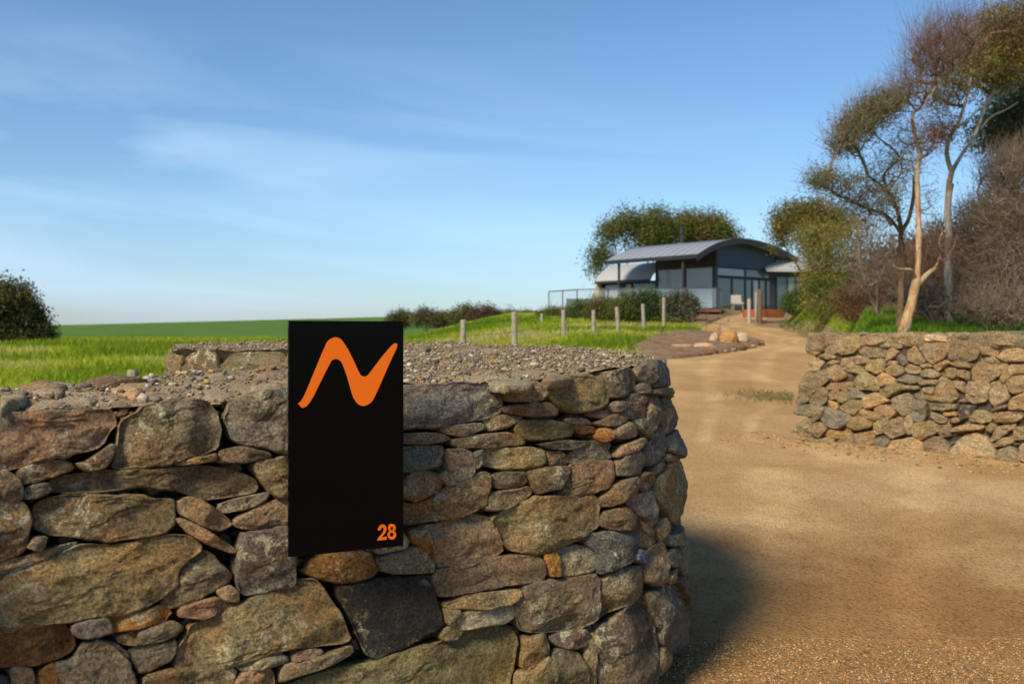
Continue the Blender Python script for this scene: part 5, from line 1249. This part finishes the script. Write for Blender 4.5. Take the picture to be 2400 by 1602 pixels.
prof = [(-.15, 5.50), (0, 5.56), (1, 6.0), (2.2, 6.38), (4, 6.64), (6, 6.56), (8, 6.24), (9.4, 5.9), (9.75, 5.80)]
pr = np.array(cat([(a, b) for a, b in prof], 5))
def roofz(g): return float(np.interp(g, pr[:, 0], pr[:, 1]))
def vault(name, l0, l1, th, mat, parent, P=pr, HPf=HP):
    V = []; n = len(P)
    for l in (l0, l1):
        for dz in (0, -th):
            V += [HPf(a, l, b + dz) for a, b in P]
    q = lambda i, k: k * n + i; Fc = []
    for i in range(n - 1):
        Fc += [[q(i, 0), q(i + 1, 0), q(i + 1, 2), q(i, 2)], [q(i, 1), q(i, 3), q(i + 1, 3), q(i + 1, 1)], [q(i, 0), q(i, 1), q(i + 1, 1), q(i + 1, 0)], [q(i, 2), q(i + 1, 2), q(i + 1, 3), q(i, 3)]]
    for i in (0, n - 1): Fc.append([q(i, 0), q(i, 2), q(i, 3), q(i, 1)])
    return mesh_obj(name, V, Fc, mat, parent, None, smooth=False)
rf = vault('roof', -.05, 6.9, .10, ROOFM, house)
m = MB() # dark barge fascia along the gable end and the low eave
n = len(pr)
for i in range(n - 1):
    (a, b), (c, d) = pr[i], pr[i + 1]
    m.hexa([HP(a, -.13, b - .30), HP(c, -.13, d - .30), HP(c, -.052, d - .30), HP(a, -.052, b - .30), HP(a, -.13, b + .03), HP(c, -.13, d + .03), HP(c, -.052, d + .03), HP(a, -.052, b + .03)])
m.build('fascia', CHAR, rf)
m = MB(); m.hexa([HP(-.24, -.13, 5.34), HP(-.155, -.13, 5.34), HP(-.155, 6.9, 5.34), HP(-.24, 6.9, 5.34), HP(-.24, -.13, 5.54), HP(-.155, -.13, 5.54), HP(-.155, 6.9, 5.54), HP(-.24, 6.9, 5.54)]); m.build('gutter', FRAME, rf)
vault('soffit', .0, 6.85, .05, SOFF, rf, P=np.column_stack([pr[:, 0], pr[:, 1] - .13]))
for k in np.arange(.45, 6.8, .6): # standing seams
    m = MB() if k < .5 else m
    for i in range(n - 1):
        (a, b), (c, d) = pr[i], pr[i + 1]; m.hexa([HP(a, k, b), HP(c, k, d), HP(c, k + .03, d), HP(a, k + .03, b), HP(a, k, b + .035), HP(c, k, d + .035), HP(c, k + .03, d + .035), HP(a, k + .03, b + .035)])
m.build('seams', ROOFM, rf)
G0, G1_, L0, L1 = 2.3, 8.1, .5, 5.0   # main room
def wallg(name, l, ga, gb, z0, ztop, mat, th=.15, parent=None, steps=14):
    """wall facing the gable side, top following the roof when ztop is None"""
    m = MB(); gs = np.linspace(ga, gb, steps + 1) if ztop is None else [ga, gb]
    for a, b in zip(gs[:-1], gs[1:]):
        za = ztop if ztop is not None else roofz(a) - .19; zb = ztop if ztop is not None else roofz(b) - .19
        m.hexa([HP(a, l, z0), HP(b, l, z0), HP(b, l + th, z0), HP(a, l + th, z0), HP(a, l, za), HP(b, l, zb), HP(b, l + th, zb), HP(a, l + th, za)])
    return m.build(name, mat, parent or house)
def walll(name, g, la, lb, z0, z1, mat, th=.15, parent=None):
    m = MB(); m.hexa([HP(g, la, z0), HP(g, lb, z0), HP(g + th, lb, z0), HP(g + th, la, z0), HP(g, la, z1), HP(g, lb, z1), HP(g + th, lb, z1), HP(g + th, la, z1)]); return m.build(name, mat, parent or house)
wallg('gable_wall', L0, G0, G1_, 5.03, None, NAVY)
walll('upper_wall', G0 - .002, L0, L1, 5.05, roofz(G0) - .19, CHAR, .2)
wallg('corner_post', L0 - .01, G0 - .012, G0 + .14, ZF, 5.03, FRAME, .16)
walll('back_wall', G1_, L0, L1, ZF, roofz(G1_) - .19, CHAR)
wallg('rear_wall', L1 - .15, G0, G1_, ZF, None, CHAR)
# facade windows under the veranda
def window_l(g, la, lb, z0, z1, pane_mat, bars=0):
    f = MB(); w = .07; th = .08
    for a, b, c, d in ((la, la + w, z0, z1), (lb - w, lb, z0, z1), (la + w, lb - w, z0, z0 + w), (la + w, lb - w, z1 - w, z1)):
        f.hexa([HP(g, a, c), HP(g, b, c), HP(g + th, b, c), HP(g + th, a, c), HP(g, a, d), HP(g, b, d), HP(g + th, b, d), HP(g + th, a, d)])
    fr = f.build('window', FRAME, house); p = MB(); p.hexa([HP(g + .03, la + w, z0 + w), HP(g + .03, lb - w, z0 + w), HP(g + .06, lb - w, z0 + w), HP(g + .06, la + w, z0 + w), HP(g + .03, la + w, z1 - w), HP(g + .03, lb - w, z1 - w), HP(g + .06, lb - w, z1 - w), HP(g + .06, la + w, z1 - w)])
    p.build('pane', pane_mat, fr)
def window_g(l, ga, gb, z0, z1, pane_mat, name='window'):
    f = MB(); w = .07; th = .08
    for a, b, c, d in ((ga, ga + w, z0, z1), (gb - w, gb, z0, z1), (ga + w, gb - w, z0, z0 + w), (ga + w, gb - w, z1 - w, z1)):
        f.hexa([HP(a, l, c), HP(b, l, c), HP(b, l + th, c), HP(a, l + th, c), HP(a, l, d), HP(b, l, d), HP(b, l + th, d), HP(a, l + th, d)])
    fr = f.build(name, FRAME, house); p = MB(); p.hexa([HP(ga + w, l + .03, z0 + w), HP(gb - w, l + .03, z0 + w), HP(gb - w, l + .06, z0 + w), HP(ga + w, l + .06, z0 + w), HP(ga + w, l + .03, z1 - w), HP(gb - w, l + .03, z1 - w), HP(gb - w, l + .06, z1 - w), HP(ga + w, l + .06, z1 - w)])
    p.build('pane', pane_mat, fr)
window_l(G0, .68, 2.72, ZF + .1, 5.04, BLIND); window_l(G0, 2.80, 4.85, ZF + .1, 5.04, BLIND)
gs = [2.46, 3.9, 5.2, 5.9, 6.6, 7.3, 8.0]
for a, b in zip(gs[:-1], gs[1:]):
    window_g(L0 + .03, a, b - .03, ZF + .05, 4.42, BLIND if abs(a - 5.9) < .1 else GLASS, 'window')
for a, b in ((2.46, 5.17), (5.2, 7.97)): window_g(L0 + .03, a, b, 4.46, 5.0, BLIND if a < 3 else GLASS)
# lower wing with quarter-curved pale roof at the left
pl = np.array(cat([(1.85, 4.50), (2.25, 4.95), (2.9, 5.35), (3.9, 5.62), (5.2, 5.7)], 5))
low = vault('side_roof', 5.0, 9.6, .12, ROOFL, house, P=pl)
m = MB(); m.hexa([HP(1.80, 5.0, 4.32), HP(1.90, 5.0, 4.32), HP(1.90, 9.6, 4.32), HP(1.80, 9.6, 4.32), HP(1.80, 5.0, 4.47), HP(1.90, 5.0, 4.47), HP(1.90, 9.6, 4.47), HP(1.80, 9.6, 4.47)]); m.build('gutter', FRAME, low)
walll('side_wall', 2.5, 5.0, 9.4, ZF, 4.4, CHAR, .15)
window_l(2.36, 5.05, 6.9, ZF + .1, 4.3, GLASS); window_l(2.36, 6.95, 7.55, ZF + .1, 4.3, GLASS); window_l(2.36, 7.9, 9.3, ZF + .1, 4.3, BLIND)
walll('end_wall', 2.3, 9.35, 9.55, ZF, 4.9, CHAR, 2.8)
m = MB(); m.hexa([HP(1.5, 9.35, ZF - 1.2), HP(2.5, 9.35, ZF - 1.2), HP(2.5, 10.1, ZF - 1.2), HP(1.5, 10.4, ZF - 1.2), HP(2.1, 9.45, 4.4), HP(2.45, 9.45, 4.4), HP(2.45, 9.75, 4.4), HP(2.1, 9.75, 4.4)]); m.build('stone_pier', BRICK, house)
# veranda posts
for g, l in ((0.05, 1.05), (0.05, 5.9)):
    m = MB(); a = .055; m.hexa([HP(g - a, l - a, ZF - .2), HP(g + a, l - a, ZF - .2), HP(g + a, l + a, ZF - .2), HP(g - a, l + a, ZF - .2), HP(g - a, l - a, 5.42), HP(g + a, l - a, 5.42), HP(g + a, l + a, 5.42), HP(g - a, l + a, 5.42)]); m.build('veranda_post', CHAR, house)
m = MB(); q = HP(4.2, 4.5, 6.2); m.tube([q, (q[0], q[1], 7.6)], .09, 12); m.tube([(q[0], q[1], 7.6), (q[0], q[1], 7.7)], .15, 12); m.tube([(q[0], q[1], 7.3), (q[0], q[1], 7.34)], .17, 12); m.build('flue', CHAR, house)
# right wing
rA = np.array([15.7, 60.3]); rd = np.array([.985, .17]); rn = np.array([-.17, .985])
def RP(a, b, z): p = rA + rd * a + rn * b; return (p[0], p[1], z)
pR = np.array(cat([(-.5, 4.98), (.1, 5.35), (.9, 5.75), (2.0, 5.98), (3.2, 6.0)], 5))
vault('wing_roof', -.5, 6.2, .10, ROOFL, house, P=pR, HPf=lambda g, l, z: RP(l - max(0, 0), g, z))
m = MB(); m.hexa([RP(-.4, .15, 4.6), RP(6, .15, 4.6), RP(6, .3, 4.6), RP(-.4, .3, 4.6), RP(-.4, .15, 4.98), RP(6, .15, 4.98), RP(6, .3, 4.98), RP(-.4, .3, 4.98)]); m.build('wing_lintel', FRAME, house)
def panel(name, a, b, y0, y1, z0, z1, mat, parent=None):
    m = MB(); m.hexa([RP(a, y0, z0), RP(b, y0, z0), RP(b, y1, z0), RP(a, y1, z0), RP(a, y0, z1), RP(b, y0, z1), RP(b, y1, z1), RP(a, y1, z1)]); return m.build(name, mat, parent or house)
panel('wing_wall', -.4, .35, .2, .35, ZF - .1, 4.6, CHAR)
a = .4
for wdt, mt in ((.7, GLASS), (.5, BLIND), (.75, GLASS), (.7, BLIND), (.8, BLIND), (.8, GLASS), (.9, BLIND)):
    fr = panel('window', a, a + .07, .18, .30, ZF - .1, 4.6, FRAME); panel('pane', a + .07, a + wdt, .22, .26, ZF - .1, 4.6, mt, fr); a += wdt
panel('wing_back_wall', -.4, 6.0, 3.0, 3.15, ZF - .1, 5.9, CHAR)
# deck and glass balustrade
deck = thing('deck', W(1400, 730, 56), 'raised veranda deck with red-brown edge and glass balustrade along the house', 'deck')
def WP(px, D, z): q = W(px, 0, D); return np.array([q[0], q[1], z])
dk = [WP(1276, 57.5, 0), WP(1345, 54.8, 0), WP(1500, 53.2, 0), WP(1690, 52.4, 0), WP(1700, 55.6, 0), WP(1800, 60, 0), WP(1600, 62, 0), WP(1380, 66, 0), WP(1276, 63, 0)]
n = len(dk); V = [(*p[:2], ZF - .16) for p in dk] + [(*p[:2], ZF - .02) for p in dk]
mesh_obj('deck_floor', V, [list(range(n))[::-1], [n + i for i in range(n)]] + [[i, (i + 1) % n, n + (i + 1) % n, n + i] for i in range(n)], TIMB, deck, None, smooth=False)
dd = np.array([p[:2] for p in dk]); ce = dd.mean(0); ds_ = ce + (dd - ce) * .955
V = [(*p, -1 + ZF - .7) for p in ds_] + [(*p, ZF - .165) for p in ds_]
mesh_obj('skirting', V, [[i, (i + 1) % n, n + (i + 1) % n, n + i] for i in range(n)], plain('dark_brown_boards', (.075, .045, .028), .85, .15, 0, .3, 3), deck, None, smooth=False)
seq = [0, 1, 2, 3, 4]
for a, b in zip(seq[:-1], seq[1:]):
    p, q = ds_[a], ds_[b]; L = np.linalg.norm(q - p); k = max(1, int(round(L / 1.7)))
    for i in range(k):
        s, e = p + (q - p) * (i / k), p + (q - p) * ((i + 1) / k); d = (e - s) / np.linalg.norm(e - s); nn_ = np.array([-d[1], d[0]]) * .012
        m = MB(); m.hexa([(*(s + d * .04 - nn_), ZF + .08), (*(e - d * .04 - nn_), ZF + .08), (*(e - d * .04 + nn_), ZF + .08), (*(s + d * .04 + nn_), ZF + .08), (*(s + d * .04 - nn_), ZF + 1.08), (*(e - d * .04 - nn_), ZF + 1.08), (*(e - d * .04 + nn_), ZF + 1.08), (*(s + d * .04 + nn_), ZF + 1.08)])
        m.build('glass_panel', BALG, deck)
        m = MB(); m.tube([(*s, ZF + 1.12), (*e, ZF + 1.12)], .028, 8); m.build('handrail', FRAME, deck)
        m = MB(); m.tube([(*s, ZF - .02), (*s, ZF + 1.14)], .03, 8); m.build('balustrade_post', FRAME, deck)
# closed back corner of the deck: dark screen
m = MB(); s, e = WP(1328, 60.5, 0)[:2], WP(1384, 61.0, 0)[:2]; d = (e - s) / np.linalg.norm(e - s); nn_ = np.array([-d[1], d[0]]) * .05
m.hexa([(*(s - nn_), ZF - .02), (*(e - nn_), ZF - .02), (*(e + nn_), ZF - .02), (*(s + nn_), ZF - .02), (*(s - nn_), ZF + .82), (*(e - nn_), ZF + .82), (*(e + nn_), ZF + .82), (*(s + nn_), ZF + .82)]); m.build('screen_wall', CHAR, deck)
# outdoor chairs and low table on the deck
WHT = plain('white_outdoor_fabric', (.34, .32, .28), .8, .2)
def chair(px, D, label):
    b = WP(px, D, ZF); r = thing('deck_chair', tuple(b + np.array([0, 0, .0])), label, 'chair', 'chairs on the deck')
    m = MB(); m.box(b[0] - .3, b[0] + .3, b[1] - .3, b[1] + .3, ZF + .36, ZF + .46); m.build('seat', WHT, r)
    m = MB(); m.hexa([(b[0] - .3, b[1] + .24, ZF + .46), (b[0] + .3, b[1] + .24, ZF + .46), (b[0] + .3, b[1] + .32, ZF + .46), (b[0] - .3, b[1] + .32, ZF + .46), (b[0] - .28, b[1] + .34, ZF + .9), (b[0] + .28, b[1] + .34, ZF + .9), (b[0] + .28, b[1] + .41, ZF + .9), (b[0] - .28, b[1] + .41, ZF + .9)]); m.build('backrest', WHT, r)
    for sx in (-1, 1):
        for sy in (-1, 1):
            m = MB(); m.tube([(b[0] + sx * .27, b[1] + sy * .25, ZF - .02), (b[0] + sx * .25, b[1] + sy * .23, ZF + .37)], .022, 6); m.build('leg', WHT, r)
chair(1728, 56.6, 'pale deck chair in front of the glass doors'); chair(1462, 58.0, 'white deck chair behind the tall shrub by the left veranda post')
# lounge cushions / covered day bed on the left corner
r = thing('day_bed', tuple(WP(1318, 58.5, ZF)), 'pale low day bed on the left corner of the deck', 'day bed'); b = WP(1335, 58.5, ZF)
m = MB(); m.box(b[0] - .95, b[0] + .8, b[1] - .4, b[1] + .4, ZF + .0, ZF + .14); m.build('base', TIMB, r)
m = MB(); m.box(b[0] - .93, b[0] + .78, b[1] - .38, b[1] + .38, ZF + .142, ZF + .30); m.build('mattress', WHT, r)
# rusted steel retaining edge and posts in front of the entrance
b0 = on_ground(1745, 728); 
def slab(name, pxa, pxb, D, z0, z1, th, mat, label, cat_):
    a, b = WP(pxa, D, 0), WP(pxb, D, 0); r = MB(); k = 12; m = MB(); pts = np.linspace(a, b, k + 1)
    for i in range(k):
        for d0_, d1_ in ((0, 1),):
            s, e = pts[i], pts[i + 1]; bow = lambda q: -.5 * math.sin(math.pi * q / k)
            y0, y1 = s[1] + bow(i), e[1] + bow(i + 1); m.hexa([(s[0], y0, z0), (e[0], y1, z0), (e[0], y1 + th, z0), (s[0], y0 + th, z0), (s[0], y0, z1), (e[0], y1, z1), (e[0], y1 + th, z1), (s[0], y0 + th, z1)])
    o = m.build(name, mat); return tag(o, label, cat_)
slab('planter_edge', 1745, 1838, 49.0, 1.95, 2.34, .35, CORT, 'low rusty orange steel planter edge before the entrance', 'planter')
def post(px, py_top, D, label, w=.06, name='fence_post', group=None, mat=POST, zt=None, lean=0.0, cat_='post'):
    x, y = (px - CX) / F * D, D; z0 = float(H(x, y)) - .2; z1 = EYE - (py_top - HY) / F * D; b = MB(); k = 9
    pts = [(x, y, z0), (x + lean * .5, y, (z0 + z1) / 2), (x + lean, y, z1 - .02), (x + lean, y, z1)]
    V, Fc = tube(pts, [w * 1.05, w, w * .97, w * .82], 10); V = np.array(V) + np.column_stack([fbm(V * 4, int(px), 3) * .008] * 3)
    o = mesh_obj(name, V, Fc, mat, None, None, smooth=False); tag(o, label, cat_, group); return o
FG = 'timber posts of the paddock fence'
for px, py, D, lb, ln in ((1086, 749, 25, 'short thick fence post nearest the sign', 0), (1207, 731, 25, 'tallest weathered fence post, second from the sign', -.02), (1321, 725, 33, 'grey fence post below the left corner of the deck', 0), (1393, 726, 35, 'slim fence post between the deck corner post and the shrubs', -.03),
                       (1451, 719, 36, 'leaning fence post before the tallest shrub', -.08), (1510, 712, 41, 'fence post before the deep green shrub', -.06), (1556, 697, 43, 'fence post beside the grey-leaved shrub', 0)):
    post(px, py, D, lb, .075, group=FG, lean=ln)
post(1270, 735, 46, 'faint pale post left of the deck, among the bushes', .07, group=FG); post(1491, 728, 48, 'thin dark post half hidden in the shrubs', .05, group=FG)
post(311, 866, 7.4, 'short grey post top just behind the foreground wall', .042, group=None, name='marker_post')
post(1756, 700, 47, 'white square post before the rusty planter', .09, name='gate_post', mat=plain('weathered_white_post', (.34, .30, .25), .8, .2)); post(1781, 678, 47.5, 'brown post right of the white one at the entrance', .11, name='gate_post', mat=plain('brown_post', (.15, .095, .05), .8, .2))
post(1772, 684, 47.8, 'pale slim post between the white and the brown entrance posts', .06, name='gate_post', mat=plain('pale_post', (.3, .31, .29), .8, .2))
# fence wires
for q, dz in enumerate((.12, .42, .75)):
    pts = [W(px, py, D) - np.array([0, .07, dz]) for px, py, D in ((960, 752, 25.5), (1086, 749, 25), (1207, 738, 25), (1321, 728, 33), (1393, 728, 35), (1451, 720, 36), (1510, 714, 41), (1556, 700, 43))]
    V, Fc = tube(pts, .004, 4); o = mesh_obj('fence_wire', V, Fc, FRAME, None, None); tag(o, ['top', 'middle', 'lowest'][q] + ' wire strung between the paddock fence posts', 'wire')
# boulders and dead saplings in the garden bed
BOUL = STONE_FAR
def boulder(px, py, w, h, label, col, seed):
    P = on_ground(px, py); D = P[1]; s = D / F; V0, F0 = ico(); V = V0.copy(); Fc = F0
    for _ in range(3):
        mid = {}; nV = list(V); nF = []
        def md(a, b):
            k = (min(a, b), max(a, b))
            if k not in mid: q = (nV[a] + nV[b]) / 2; mid[k] = len(nV); nV.append(q / np.linalg.norm(q))
            return mid[k]
        for a, b, c in Fc: x, y, z = md(a, b), md(b, c), md(c, a); nF += [(a, x, z), (b, y, x), (c, z, y), (x, y, z)]
        V = np.array(nV); Fc = np.array(nF)
    V = np.sign(V) * np.abs(V) ** .75
    V = V * (1 + .42 * fbm(V * 1.7 + seed, seed, 3)[:, None] + .05 * fbm(V * 7, seed, 3)[:, None]); V = V * np.array([w * s / 2, w * s / 2.4, h * s * .62]) + P + np.array([0, 0, h * s * .35])
    o = mesh_obj('boulder', V, Fc, BOUL, None, np.array(col)); tag(o, label, 'rock', 'rocks set in the bare garden bed'); o['kind'] = 'thing'
boulder(1706, 816, 42, 40, 'orange-tan block of rock at the right tip of the garden bed', (.36, .23, .10), 3)
boulder(1740, 812, 26, 34, 'pale grey upright rock right of the orange-tan block', (.42, .36, .30), 4)
boulder(1674, 814, 22, 34, 'tall pinkish rock left of the orange-tan block', (.45, .32, .24), 5)
boulder(1650, 826, 56, 22, 'long flat pinkish rock lying in the garden bed', (.45, .31, .22), 6)
boulder(1595, 826, 60, 20, 'flat tan rock left in the garden bed', (.38, .26, .18), 7)
boulder(1560, 812, 26, 14, 'small grey rock furthest left in the garden bed', (.26, .24, .22), 8)
rg = np.random.default_rng(55)
def sapling(px, py, h, label, seed):
    rg = np.random.default_rng(seed); P = on_ground(px, py); D = P[1]; t0 = P + np.array([0, 0, h * D / F])
    tips = P + (t0 - P) * rg.uniform(.35, 1.05, (26, 1)) + rg.normal(size=(26, 3)) * h * D / F * .16
    r = thing('sapling', tuple(P), label, 'sapling', 'young plants in the bare beds'); tb, V, Fc = grow([([P - np.array([0, 0, .05]), P + (t0 - P) * .5 + rg.normal(size=3) * .02, t0], [.018, .012, .006])], tips, rg, .003)
    wood_obj('stem', tb, TWIG_GREY, r); mesh_obj('twigs', V, Fc - tb.n, TWIG_GREY, r); leaf_mesh('leaves', tips, .06, GD, LEAF, r, rg, .4, .3, 4, .05)
sapling(1622, 790, 60, 'thin pale sapling left of the bend in the drive', 1); sapling(1688, 790, 58, 'bare sapling standing behind the rocks', 2); sapling(1552, 800, 36, 'small grey-green sapling near the left rocks', 3); sapling(1776, 752, 46, 'slender sapling on the inner side of the upper bend', 4); sapling(1655, 760, 40, 'dark low sapling on the bank below the terrace', 5)
